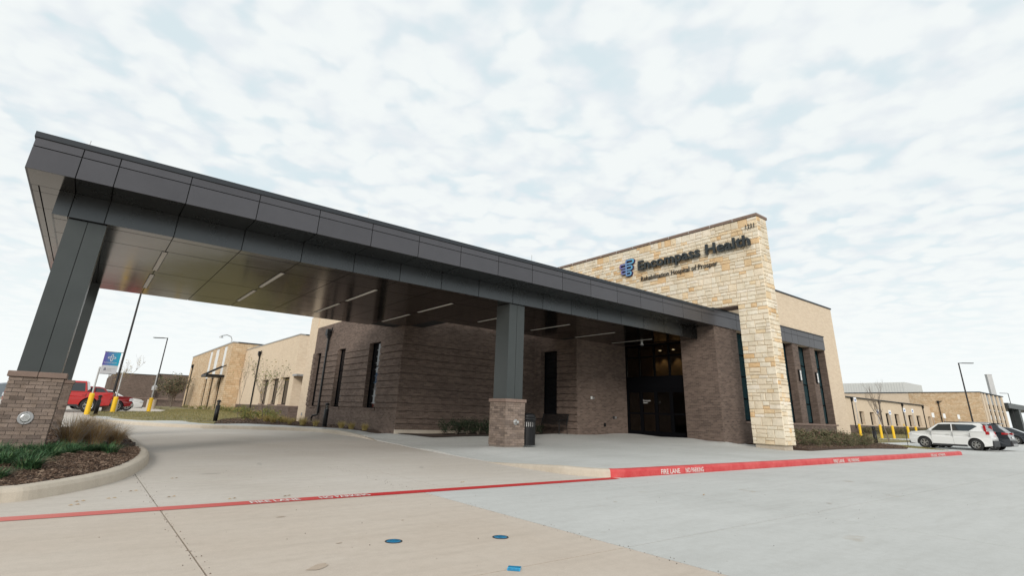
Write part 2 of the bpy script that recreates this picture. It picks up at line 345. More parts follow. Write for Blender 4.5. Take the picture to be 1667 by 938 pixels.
def text(name, s, size, mat, parent=None, depth=0.0, offset=0.0, mtx=None, spacing=1.0, xscale=1.0, **pr):
    cu = bpy.data.curves.new(name, 'FONT'); cu.body = s; cu.size = size; cu.extrude = depth; cu.offset = offset; cu.space_character = spacing; cu.resolution_u = 3
    tmp = bpy.data.objects.new('tmp', cu); COL.objects.link(tmp); bpy.context.view_layer.update()
    me = bpy.data.meshes.new_from_object(tmp.evaluated_get(bpy.context.evaluated_depsgraph_get())); bpy.data.objects.remove(tmp); bpy.data.curves.remove(cu)
    me.name = name; me.materials.clear(); me.materials.append(MT[mat])
    x1 = max(v.co.x for v in me.vertices); me.transform(Matrix.Diagonal((xscale, 1, 1, 1)))
    if mtx is not None: me.transform(mtx)
    return link(name, me, parent, **pr), x1*xscale
def fit_text(s, width, size, **k):   # x scale so that the line is exactly `width` long
    o, w_ = text('tmpt', s, size, 'textblack', **k); bpy.data.objects.remove(o); return width/w_

# ------------------------------------------------------------------ ground heights
PL = [(8.2, 7.6, .15), (11, 7.6, .15), (14, 7.5, .15), (20, 7.6, .15), (26, 7.5, .15), (33, 7.5, .15), (10.5, 13.5, .14), (9.5, 15, .08), (21.5, 12.6, .31), (23.9, 12.65, .25), (22, 11.9, .19), (22, 11.2, .15), (22, 10.7, .12), (22, 10.35, .11), (22, 10.1, .115), (22.5, 10.3, .11), (23, 10.4, .11), (22.9, 9.9, .12), (21.6, 10.4, .13), (21.6, 11.0, .15),
      (18.1, 17.9, .33), (21.5, 17.9, .40), (21.5, 14.4, .37), (18.1, 21, .23), (14, 20, .2), (10.5, 21, .18), (8.05, 10.6, .012), (8.1, 12.2, .012), (8.4, 15.8, .012), (8.6, 18, .012), (9.0, 20, .02), (9.2, 22.5, .08),
      (9.3, 25, .15), (8, 27.9, .15), (6.5, 28.6, .15), (5, 29.6, .15), (3.6, 30.3, .15), (1.9, 33.4, .17), (1.2, 35.2, .18), (1.4, 37.8, .25), (4.1, 32.1, .24), (6.9, 29.6, .22), (8.4, 29.0, .20), (9.35, 27.5, .19), (10.1, 25.8, .19), (30, 9.7, .15)]
def zplaza(x, y):
    if y <= 7.75: return 0.15
    n_ = d_ = 0
    for a, b, h in PL:
        w_ = 1/((x-a)**2+(y-b)**2+0.02)**1.6; n_ += w_*h; d_ += w_
    return n_/d_
def zroad(x, y):
    if x > 12: return 0.0
    return 0.30*max(0, min(1, (y-33)/9))
IN_ = [(0.95, 39.4), (1.5, 37.6), (2.0, 36.2), (2.6, 34.9), (3.3, 33.4), (4.1, 32.1), (5.5, 30.75), (6.95, 29.6), (8.2, 28.2)]
def zlawn(x, y):
    d = min(math.hypot(x-a, y-b) for a, b in IN_)
    return 0.20+0.06*min(1, d/1.2)+0.10*max(0, min(1, (y-30)/10))*min(1, d/2)+0.12*max(0, min(1, (y-40)/12))
def sheet(poly, zf, step, dz=0.0, skirt=0.0):
    bm = bmesh.new(); vs = [bm.verts.new((x, y, 0)) for x, y in poly]; bm.faces.new(vs)
    xs = [p[0] for p in poly]; ys = [p[1] for p in poly]
    for ax, lo, hi in ((0, min(xs), max(xs)), (1, min(ys), max(ys))):
        t = lo+step
        while t < hi:
            pn = (1, 0, 0) if ax == 0 else (0, 1, 0); pc = (t, 0, 0) if ax == 0 else (0, t, 0)
            bmesh.ops.bisect_plane(bm, geom=bm.verts[:]+bm.edges[:]+bm.faces[:], plane_co=pc, plane_no=pn); t += step
    bmesh.ops.recalc_face_normals(bm, faces=bm.faces[:])
    bm.normal_update()
    if sum(f.normal.z for f in bm.faces) < 0: bmesh.ops.reverse_faces(bm, faces=bm.faces[:])
    for v in bm.verts: v.co.z = zf(v.co.x, v.co.y)+dz
    bm.verts.index_update(); mb = MB(); mb.v = [tuple(v.co) for v in bm.verts]; mb.f = [tuple(v.index for v in f.verts) for f in bm.faces]
    if skirt:
        for e in bm.edges:
            if e.is_boundary:
                a, b = e.verts; o = len(mb.v); mb.v += [tuple(a.co), tuple(b.co), (b.co.x, b.co.y, b.co.z-skirt), (a.co.x, a.co.y, a.co.z-skirt)]; mb.f.append((o, o+1, o+2, o+3))
    bm.free(); return mb
def sweep(path, prof, zf=lambda x, y: 0.0, side=1, hs=None):
    """kerb: profile (inward offset, height) swept along a path; hs scales the height at each point"""
    n_ = len(path); mb = MB(); P = [Vector((p[0], p[1], 0)) for p in path]; k_ = len(prof)
    for i, p in enumerate(P):
        d = (P[min(i+1, n_-1)]-P[max(i-1, 0)]).normalized(); nn = Vector((-d.y, d.x, 0))*side; h = 1 if hs is None else hs[i]
        for (o_, z_) in prof: q = p+nn*o_; mb.v.append((q.x, q.y, z_*h+zf(p.x, p.y)))
    for i in range(n_-1):
        for j in range(k_-1): a = i*k_+j; mb.f.append((a, a+1, a+k_+1, a+k_))
    mb.f.append(tuple(range(k_))); mb.f.append(tuple((n_-1)*k_+j for j in range(k_))[::-1]); return mb
def smoothpath(pts, n=6):
    o = []
    for i in range(len(pts)-1):
        p0 = Vector(pts[max(i-1, 0)]); p1 = Vector(pts[i]); p2 = Vector(pts[i+1]); p3 = Vector(pts[min(i+2, len(pts)-1)])
        for k_ in range(n):
            t = k_/n; o.append(tuple(0.5*((2*p1)+(p2-p0)*t+(2*p0-5*p1+4*p2-p3)*t*t+(3*p1-p0-3*p2+p3)*t**3)))
    o.append(tuple(pts[-1])); return o

# ------------------------------------------------------------------ ground, roads, kerbs
gb = MB(); NG = 40
gb.add([(-3000, -1500, -0.16), (4000, -1500, -0.16), (4000, 4000, -0.16), (-3000, 4000, -0.16)], [(0, 1, 2, 3)]); struct('ground', gb, 'field')
# the driveway is poured in slabs with recessed joints
base = MB(); base.box(-30, 33.5, -12, 45, -0.12, -0.035); struct('road_base', base, 'soil')
xs = [-8.85, -5.6, -2.3, 0.95, 4.2, 7.8, 11.6, 15.5, 19.5, 24.0, 29.0, 35.0, 42.0, 50.0, 60.0]; ys = [-8, -4.2, -0.3, 3.55, 7.38]
drive = link('driveway', None); drive['kind'] = 'structure'; OFF['driveway'] = (0, 0, 0)
g = 0.006
def slab(x0, x1, y0, y1, mat):
    mb = MB(); nseg = 1
    mb.box(x0+g, x1-g, y0+g, y1-g, -0.034, 0.0); part(drive, 'slab', mb, mat)
for i in range(len(xs)-1):
    for j in range(len(ys)-1):
        slab(xs[i], xs[i+1], ys[j], ys[j+1], 'roadw' if xs[i+1] <= 4.3 else 'roadb')
for x0, x1, y0, y1 in ((-8.85, -2.3, 7.38, 13), (-2.3, 0.95, 7.38, 9.78), (-2.3, 0.95, 9.78, 13), (0.95, 4.75, 7.38, 9.78), (4.75, 8.7, 7.38, 12.7), (0.95, 4.75, 9.78, 14.2), (4.75, 9.5, 12.7, 17.4), (0.95, 4.75, 14.2, 18.7), (4.75, 9.6, 17.4, 22.3), (0.95, 4.75, 18.7, 24), (4.75, 10.0, 22.3, 28.9), (0.95, 4.75, 24, 33)):
    slab(x0, x1, y0, y1, 'road')
rb = sheet([(-40, 13.006), (-2.3, 13.006), (0.944, 13.006), (0.944, 33), (11, 33), (11, 44), (7, 60), (7, 95), (-40, 95)], zroad, 3.0); struct('side_road', rb, 'road')
rb = sheet([(33.6, 7.39), (60, 7.39), (60, -8), (180, -30), (190, 22), (62, 22.6), (61.5, 16.9), (39.5, 16.1), (35.0, 13.9), (33.6, 12.8)], lambda x, y: -0.008-0.062*max(0, min(1, (x-33)/9)), 3.0); struct('parking_lot', rb, 'roadb')
# red fire-lane line and its stencilled words
rl = sheet([(-12, 7.26), (8.5, 7.26), (8.5, 7.50), (-12, 7.50)], lambda x, y: 0.004, 1.0); struct('red_fire_lane_line', rl, 'redline')
def ftxt(s, x0, x1, y, h, z=0.008):
    sc = fit_text(s, x1-x0, h*1.38); o, _ = text('stencil_text', s, h*1.38, 'textwhite', offset=0.004, xscale=sc, mtx=Matrix.Translation((x0, y, z)))
    return o
for s, a, b in (('FIRE LANE', 1.87, 2.46), ('NO PARKING', 2.71, 3.40), ('FIRE LANE', -3.2, -2.6), ('NO PARKING', -2.4, -1.7)):
    o = ftxt(s, a, b, 7.31, 0.14); o['kind'] = 'structure'
# plaza and sidewalk
kerb_main = [(33.9, 8.5), (33.75, 7.75), (33.2, 7.42), (32, 7.4), (30, 7.4), (20, 7.4), (12, 7.4), (9.4, 7.4), (8.75, 7.42), (8.5, 7.5), (8.3, 7.66), (8.1, 8.0), (7.99, 8.5), (7.97, 9.5), (7.97, 10.2), (7.98, 11.0)]
edge_left = [(7.98, 11.0), (8.08, 12.68), (8.42, 15.8), (8.7, 17.4), (8.95, 19.5), (9.2, 21.0), (9.32, 23.0), (9.32, 25.0), (9.1, 26.4), (8.6, 27.3), (7.9, 27.95), (6.5, 28.6), (5.07, 29.45), (3.63, 30.3), (2.6, 31.8), (1.9, 33.4), (1.2, 35.2), (0.6, 37.0)]
ke = smoothpath(kerb_main, 4); le = smoothpath(edge_left, 3)
inner = [(0.95, 39.4), (1.5, 37.6), (2.6, 34.9), (4.1, 32.1), (5.5, 30.75), (6.95, 29.6), (8.3, 29.0), (9.35, 27.5), (10.05, 26.0), (10.42, 24.4), (10.49, 21.6), (10.49, 20.99)]
kin = []   # plaza polygon just inside the kerb
def inset(path, d_):
    o = []; P = [Vector((p[0], p[1])) for p in path]
    for i, p in enumerate(P):
        t = (P[min(i+1, len(P)-1)]-P[max(i-1, 0)]).normalized(); o.append((p.x+t.y*d_, p.y-t.x*d_))
    return o
pk = inset(ke, 0.13); pl_ = inset(le, 0.13)
poly = pk+pl_[1:]+inner+[(18.09, 20.99), (18.09, 17.88), (21.6, 17.88), (21.6, 14.4), (21.6, 12.65), (33.2, 12.65), (34.2, 10.5)]
plaza = sheet(poly, zplaza, 0.6, skirt=0.12); struct('sidewalk', plaza, 'walk')
KP = [(0.0, -0.03), (0.0, 0.0), (0.012, 0.105), (0.03, 0.138), (0.06, 0.15), (0.16, 0.152)]
def seg(path, a, b): return path[a:b+1]
# kerb: red painted run and the bare tapering corner
ired = min(range(len(ke)), key=lambda i: abs(ke[i][0]-8.5)+abs(ke[i][1]-7.52))
redp = ke[:ired+1]; bare = ke[ired:]
hs = [0.25 if i == 0 else min(1, 0.3+i*0.12) for i in range(len(redp))]
dense = []
for i in range(len(redp)-1):
    a, b = Vector(redp[i]), Vector(redp[i+1]); n_ = max(1, int((b-a).length/0.5))
    dense += [tuple(a+(b-a)*t/n_) for t in range(n_)]
dense.append(redp[-1])
hs = [min(1.0, 0.15+1.2*i/8) for i in range(len(dense))]
jx = 0; start = 0; kerb = link('kerb', None); kerb['kind'] = 'structure'; OFF['kerb'] = (0, 0, 0)
while start < len(dense)-1:
    end = min(len(dense)-1, start+6)
    if len(dense)-1-end < 3: end = len(dense)-1
    part(kerb, 'red_kerb_length', sweep([Vector(p) for p in dense[start:end+1]], KP, side=-1, hs=hs[start:end+1]), 'redkerb'); start = end
hb = [max(0.0, min(1.0, (11.0-p[1])/2.6)) for p in bare]
part(kerb, 'bare_kerb_length', sweep(bare, KP, side=-1, hs=hb), 'kerb')
kk = le[12:]; part(kerb, 'bare_kerb_length', sweep(kk, KP, side=-1, hs=[min(1, i/7) for i in range(len(kk))]), 'kerb')
def ktxt(s, x0, x1):
    sc = fit_text(s, x1-x0, 0.098*1.38)
    o, _ = text('stencil_text', s, 0.098*1.38, 'textwhite', offset=0.002, xscale=sc, mtx=Matrix.Translation((x0, 7.399-0.004, 0.018)) @ Matrix.Rotation(math.radians(83), 4, 'X'), parent=kerb)
for s, a, b in (('FIRE LANE', 9.98, 10.66), ('NO PARKING', 10.87, 11.58), ('FIRE LANE', 18.7, 19.5), ('NO PARKING', 19.8, 20.7), ('FIRE LANE', 28.4, 29.2), ('NO PARKING', 29.4, 30.4)): ktxt(s, a, b)
# island with planting bed
iso = [(-6.0, 8.3), (-3.0, 8.3), (-0.9, 8.38), (-0.44, 8.47), (-0.14, 8.65), (0.38, 9.40), (0.80, 10.38), (1.17, 12.0), (1.34, 13.3), (1.40, 14.5), (1.41, 17.6), (1.40, 20.2), (1.30, 21.8), (1.0, 22.9), (0.3, 23.7), (-0.8, 24.0), (-3, 24.0), (-6.0, 24.0)]
ip = smoothpath(iso, 5); KI = [(0.0, -0.03), (0.0, 0.0), (0.02, 0.10), (0.05, 0.14), (0.09, 0.152), (0.20, 0.152), (0.21, 0.05)]
part(kerb, 'bare_kerb_length', sweep(ip, KI, side=1), 'kerb')
ii = [(p[0], p[1]) for p in [(q[0]-0.0, q[1]) for q in ip]]
def insetL(path, d_): return inset(path, -d_)
bed = insetL(ip, 0.19)
def zbed(x, y):
    dmin = min(math.hypot(x-a, y-b) for a, b in bed[::2] if a > -5.8)
    return 0.125+0.10*min(1, dmin/0.9)+0.018*math.sin(x*7.1+y*3)*math.sin(y*6.3)
bs = sheet(bed, zbed, 0.22); struct('mulch_bed_soil', bs, 'soil', smooth=True)
def inside(x, y, poly_):
    r = False; j = len(poly_)-1
    for i in range(len(poly_)):
        xi, yi = poly_[i]; xj, yj = poly_[j]
        if (yi > y) != (yj > y) and x < (xj-xi)*(y-yi)/(yj-yi)+xi: r = not r
        j = i
    return r
def chips(n, x0, x1, y0, y1, poly_, zf, s0=0.018, s1=0.055):
    mb = MB(); c_ = 0
    while c_ < n:
        x, y = random.uniform(x0, x1), random.uniform(y0, y1)
        if not inside(x, y, poly_): continue
        c_ += 1; L_ = random.uniform(s0, s1); W_ = L_*random.uniform(0.2, 0.45); a = random.uniform(0, 6.28); z = zf(x, y)+random.uniform(0, 0.02)
        d = Vector((math.cos(a), math.sin(a), random.uniform(-0.5, 0.5)))*L_/2; e = Vector((-math.sin(a), math.cos(a), random.uniform(-0.5, 0.5)))*W_/2; p = Vector((x, y, z)); up = Vector((0, 0, W_*0.6))
        mb.add([p-d, p+e, p+d, p-e, p+up], [(0, 1, 4), (1, 2, 4), (2, 3, 4), (3, 0, 4)])
    return mb
struct('mulch', chips(24000, -1.4, 1.3, 8.4, 14.5, bed, zbed), 'mulch', kind='stuff')
struct('mulch_far', chips(16000, -5.9, 1.3, 8.4, 23.9, bed, zbed, 0.05, 0.10), 'mulch', kind='stuff')
# planting beds beside the building
bedL = [(5.4, 30.6), (6.8, 29.7), (8.2, 29.05), (9.3, 27.55), (10.0, 26.0), (10.38, 24.4), (10.47, 22.2), (10.47, 35.3), (12.6, 43), (12.6, 47), (6.5, 34.5)]
BE_ = [(5.4, 30.6), (6.1, 30.1), (6.8, 29.7), (7.5, 29.4), (8.2, 29.05), (8.7, 28.3), (9.3, 27.55), (9.7, 26.8), (10.0, 26.0), (10.2, 25.2), (10.38, 24.4), (10.47, 22.2)]
zb2 = lambda x, y: 0.175+0.10*min(1, min(math.hypot(x-a, y-b) for a, b in BE_)/0.8)
struct('mulch_bed', sheet(bedL, zb2, 0.8, skirt=0.3), 'soil', smooth=True)
struct('bed_mulch', chips(5000, 4, 12.4, 22.5, 45, bedL, zb2, 0.05, 0.12), 'mulch', kind='stuff')
bedD = [(11.3, 19.2), (13.9, 18.9), (18.05, 18.9), (18.05, 20.95), (10.6, 20.95)]
struct('shrub_bed', sheet(bedD, lambda x, y: zplaza(x, y)+0.03, 0.5), 'soil')
bedR = [(23.1, 10.0), (25, 9.95), (29, 9.8), (31.8, 9.2), (33.4, 9.6), (35.2, 10.6), (35.4, 12.6), (23.1, 12.6)]
zbr = lambda x, y: 0.165+0.10*min(1, max(0, (y-9.4)/2))
struct('right_mulch_bed', sheet(bedR, zbr, 0.5, skirt=0.3), 'soil', smooth=True)
struct('right_bed_mulch', chips(5000, 23, 35.4, 9.2, 11.4, bedR, zbr, 0.03, 0.08), 'mulch', kind='stuff')
# lawns
lawnL = [(0.6, 39.2), (1.2, 37.2), (2.3, 34.6), (3.9, 31.8), (5.4, 30.4), (6.5, 34.6), (12.6, 47.1), (12.68, 62), (11.1, 62.1), (11.1, 95), (7.6, 95), (7.2, 60), (4.7, 47), (0.55, 42.5)]
struct('lawn', sheet(lawnL, zlawn, 1.5, skirt=0.35), 'lawn', smooth=True)
def turf(n, poly_, zf, h0, h1, x0, x1, y0, y1, w_=0.02):
    mb = MB(); c_ = 0
    while c_ < n:
        x, y = random.uniform(x0, x1), random.uniform(y0, y1)
        if inside(x, y, poly_): c_ += 1; mb.blade((x, y, zf(x, y)-0.01), random.uniform(h0, h1), random.uniform(0.01, 0.05), random.uniform(0, 6.28), w_, 1)
    return mb
struct('grass', turf(26000, lawnL, zlawn, 0.04, 0.10, 0.5, 12.6, 31, 62), 'turf', kind='stuff')
lawnR = [(33.3, 8.05), (34.6, 8.2), (39.2, 11.2), (39.2, 13.2), (35.6, 12.5), (35.3, 10.4), (33.6, 9.4), (32.4, 9.0)]
struct('right_lawn', sheet(lawnR, lambda x, y: 0.12, 0.8, skirt=0.15), 'lawn')
struct('right_grass', turf(9000, lawnR, lambda x, y: 0.12, 0.03, 0.07, 32.4, 39.2, 8, 13.3, 0.012), 'turf', kind='stuff')
lawnF = [(62, 22.4), (86, 21.5), (122, 25.5), (122, 30.4), (35.2, 30.4), (35.2, 13.6), (40, 15.9), (61.5, 16.6)]
struct('far_lawn', sheet(lawnF, lambda x, y: 0.03+0.14*min(1, max(0, (y-24)/6)), 4, skirt=0.4), 'lawn')
struct('far_grass', turf(7000, lawnF, lambda x, y: 0.03+0.14*min(1, max(0, (y-24)/6)), 0.05, 0.14, 50, 122, 17, 30.3, 0.05), 'turf', kind='stuff')
hb_ = MB()
for a0, a1, r_, h_ in ((math.radians(58), math.radians(100), 1500, 22), (math.radians(-14), math.radians(10), 1300, 26)):
    n_ = 60; o0 = len(hb_.v)
    for i in range(n_+1):
        a = a0+(a1-a0)*i/n_; hh = h_*(0.7+0.3*math.sin(i*0.9)+0.15*math.sin(i*2.3))
        hb_.v += [(r_*math.sin(a), r_*math.cos(a), -1), (r_*math.sin(a), r_*math.cos(a), hh*0.8), ((r_+200)*math.sin(a), (r_+200)*math.cos(a), hh)]
    for i in range(n_):
        for q in range(2): a = o0+i*3+q; hb_.f.append((a, a+3, a+4, a+1))
struct('hills', hb_, 'hills')
# two utility covers and a reflective marker in the near slab
def cover(x, y, label):
    t = thing('utility_cover', label, 'ground cover', (x, y, 0.0), group='blue utility covers')
    part(t, 'rim', MB().lathe([(0.078, -0.01), (0.078, 0.004), (0.070, 0.006), (0.066, 0.002)], n=28), 'plastic')
    mb = MB().lathe([(0.064, -0.01), (0.064, 0.0045), (0.058, 0.006)], n=28); part(t, 'lid', mb, 'teal')
    mb = MB()
    for q in range(-3, 4): mb.box(-0.045+abs(q)*0.006, 0.045-abs(q)*0.006, q*0.014-0.003, q*0.014+0.003, 0.006, 0.009)
    part(t, 'rib_pattern', mb, 'teal')
cover(2.49, 4.78, 'round blue utility cover left of its twin, set flush in the tan slab')
cover(3.44, 4.44, 'round blue utility cover right of its twin, close to the slab joint')
t = thing('pavement_marker', 'small bright blue raised reflective marker stuck on the near slab', 'road marker', (2.88, 3.53, 0.0), 0.75)
part(t, 'body', MB().prism([(-0.05, 0.0), (-0.03, 0.017), (0.03, 0.017), (0.05, 0.0)], lambda x, z: (x, -0.05, z), lambda x, z: (x, 0.05, z)), paint('blue reflector', (0.0, 0.30, 0.55), 0.2, 0.8), bevel=0.003)
part(t, 'reflector', MB().prism([(-0.0505, 0.003), (-0.036, 0.0145), (-0.034, 0.0145), (-0.048, 0.003)], lambda x, z: (x, -0.042, z), lambda x, z: (x, 0.042, z)), 'teal')
leaf_spots = [(0.15, 8.0), (0.5, 8.35), (0.75, 8.9), (1.1, 8.2), (0.2, 8.25), (1.7, 7.75), (2.35, 7.7), (1.35, 10.1), (8.05, 5.2), (5.3, 8.0)]
lm = MB()
for x, y in leaf_spots:
    for q in range(2): lm.add([(x, y, 0.004), (x+0.03, y+0.012, 0.012), (x+0.05, y-0.004, 0.005), (x+0.02, y-0.016, 0.006)], [(0, 1, 2, 3)]); x += 0.06; y += 0.03
struct('dry_leaf_litter', lm, 'straw', kind='stuff')
# old stains soaked into the slabs
def stain(x, y, rx, ry, a, k_):
    mb = MB(); n_ = 22; ph = random.uniform(0, 6)
    mb.v = [(x+(rx*math.cos(t)*math.cos(a)-ry*math.sin(t)*math.sin(a))*(1+0.18*math.sin(3*t+ph)+0.1*math.sin(7*t)), y+(rx*math.cos(t)*math.sin(a)+ry*math.sin(t)*math.cos(a))*(1+0.18*math.sin(2*t+ph)), 0.003) for t in [6.2832*i/n_ for i in range(n_)]]
    mb.f = [tuple(range(n_))]; struct('pavement_stain', mb, k_)
MT['stainw'] = concrete('stained warm concrete', (0.45, 0.36, 0.28), (0.49, 0.40, 0.32)); MT['staing'] = concrete('stained grey concrete', (0.46, 0.42, 0.37), (0.50, 0.46, 0.41))
for a in ((1.66, 4.33, 0.10, 0.045, 0.6, 'stainw'), (1.95, 6.35, 0.05, 0.022, 0.2, 'stainw'), (2.05, 4.95, 0.03, 0.015, 0.4, 'stainw'), (3.0, 5.6, 0.025, 0.012, 1.0, 'stainw'), (2.0, 10.6, 0.16, 0.06, 0.1, 'staing'), (3.1, 12.0, 0.2, 0.05, 1.4, 'staing'), (5.9, 10.4, 0.12, 0.05, 1.1, 'staing'), (6.2, 5.4, 0.04, 0.02, 0.3, 'staing'), (9.2, 3.8, 0.05, 0.03, 0.8, 'staing')): stain(*a)
gr = MB()
for i in range(420):
    x = random.choice((random.gauss(4.2, 0.05), random.gauss(0.95, 0.04), random.uniform(0.2, 12))); y = random.uniform(2.6, 11); 
    if x > 8 and y > 7.2: y = random.uniform(3, 7.3)
    s = random.uniform(0.002, 0.006); gr.add([(x-s, y-s, 0.001), (x+s, y-s*0.6, 0.001), (x+s*0.4, y+s, 0.001), (x, y, 0.001+s*1.3)], [(0, 1, 3), (1, 2, 3), (2, 0, 3)])
struct('grit', gr, 'mulch', kind='stuff')
# END SETTING

# ------------------------------------------------------------------ entrance canopy
J = [-1.82, -1.08, -0.48, 0.79, 2.20, 3.61, 5.02, 6.42, 7.82, 9.22, 10.62, 11.98, 13.38, 14.80, 16.18, 17.60, 18.98, 20.36, 21.38]
can = thing('entrance_canopy', 'long charcoal metal canopy projecting over the driveway from the entrance', 'canopy', (9.8, 13.5, 0)); world(can)
G = 0.009; T_ = 0.025
def yend_hi(x0, x1):   # far edge of the upper slab
    return 22.98 if x1 <= 10.45 else (19.75 if x1 <= 18.0 else 17.84)
def yend_lo(x0, x1):
    return 22.0 if x1 <= 10.3 else (20.96 if x1 <= 11.3 else (18.75 if x1 <= 18.0 else 17.85))
cb = MB()
for a, b in ((-1.79, 10.4), (10.4, 11.35), (11.35, 18.05), (18.05, 21.36)):
    hi = {-1.79: 22.95, 10.4: 19.7, 11.35: 19.7, 18.05: 17.84}[a]; lo = {-1.79: 21.97, 10.4: 20.93, 11.35: 18.72, 18.05: 17.84}[a]
    cb.box(a, b, 12.53, hi, 5.20, 5.84); cb.box(max(a, -1.31), b if b < 21 else 21.47, 13.53, lo, 4.68, 5.20)
part(can, 'canopy_core', cb, 'core')
cap = MB(); cap.box(-1.84, 21.40, 12.48, 12.60, 5.805, 5.915); cap.box(-1.84, -1.74, 12.60, 23.0, 5.805, 5.915); cap.box(-1.74, 21.40, 12.60, 19.7, 5.85, 5.87); cap.box(-1.74, 10.4, 19.7, 22.96, 5.85, 5.87)
part(can, 'roof_flashing', cap, 'cap')
trim = MB(); trim.box(-1.835, 21.39, 12.485, 12.51, 5.795, 5.812); part(can, 'drip_trim', trim, 'core')
for i in range(len(J)-1):
    a, b = J[i]+G, J[i+1]-G
    part(can, 'fascia_panel', MB().box(a, b, 12.50, 12.53, 5.17, 5.62-G), 'fascia')
    part(can, 'fascia_panel', MB().box(a, b, 12.50, 12.53, 5.62+G, 5.792), 'fascia')
    part(can, 'overhang_panel', MB().box(a, b, 12.535, 13.495, 5.172, 5.20), 'soffit' if b < -0.9 else 'beam')
rowsE = [12.50, 13.93, 15.17, 17.93, 20.70, 22.98]
for j in range(len(rowsE)-1):
    a, b = rowsE[j]+G, rowsE[j+1]-G
    if j == 0: a = 12.535
    part(can, 'fascia_panel', MB().box(-1.82, -1.79, a, b, 5.17, 5.62-G), 'fascia'); part(can, 'fascia_panel', MB().box(-1.82, -1.79, a, b, 5.62+G, 5.792), 'fascia')
    if j > 0 or True:
        a2 = max(a, 13.51) if j == 0 else a
        part(can, 'overhang_panel', MB().box(-1.785, -1.68, a2, b, 5.172, 5.20), 'soffit')
        part(can, 'overhang_panel', MB().box(-1.655, -1.345, a2, b, 5.172, 5.20), 'soffit')
rowsL = [13.50, 13.84, 15.04, 17.85, 20.68, 22.0]
JL = [-1.34]+J[1:-1]+[21.48]
for i in range(len(JL)-1):
    a, b = JL[i]+G, JL[i+1]-G
    part(can, 'beam_panel', MB().box(a, b, 13.50, 13.53, 4.65, 5.168), 'beam')
    ye = yend_lo(a, b)
    for j in range(len(rowsL)-1):
        c0, c1 = rowsL[j]+G*1.6, min(rowsL[j+1], ye)-G*1.6
        if j == 0: c0 = 13.535
        if c1-c0 < 0.05: continue
        pm = MB().box(a, b, c0, c1, 4.652, 4.68)
        part(can, 'soffit_panel', pm, 'soffit')
for j in range(len(rowsL)-1): part(can, 'beam_panel', MB().box(-1.34, -1.31, max(13.535, rowsL[j]+G), rowsL[j+1]-G, 4.65, 5.168), 'beam')
for k_, x in enumerate([0.79, 3.61, 6.42, 9.22, 12.0, 14.85, 17.6, 20.2]):
    for a, b in ((15.06, 17.52), (18.17, 20.62)):
        if b > yend_lo(x-0.1, x+0.1): b = yend_lo(x-0.1, x+0.1)-0.25
        if b-a < 0.5: continue
        lt = part(can, 'strip_light', MB().box(x-0.065, x+0.065, a, b, 4.644, 4.660), 'core'); part(lt, 'lens', MB().box(x-0.052, x+0.052, a+0.015, b-0.015, 4.640, 4.6435), 'lens')
for x, y in ((-1.1, 13.2), (5.0, 12.9), (10.9, 12.9)):
    part(can, 'lightning_rod', MB().tube([(x, y, 5.86), (x+0.01, y, 6.28)], 0.008, 6), 'galv')

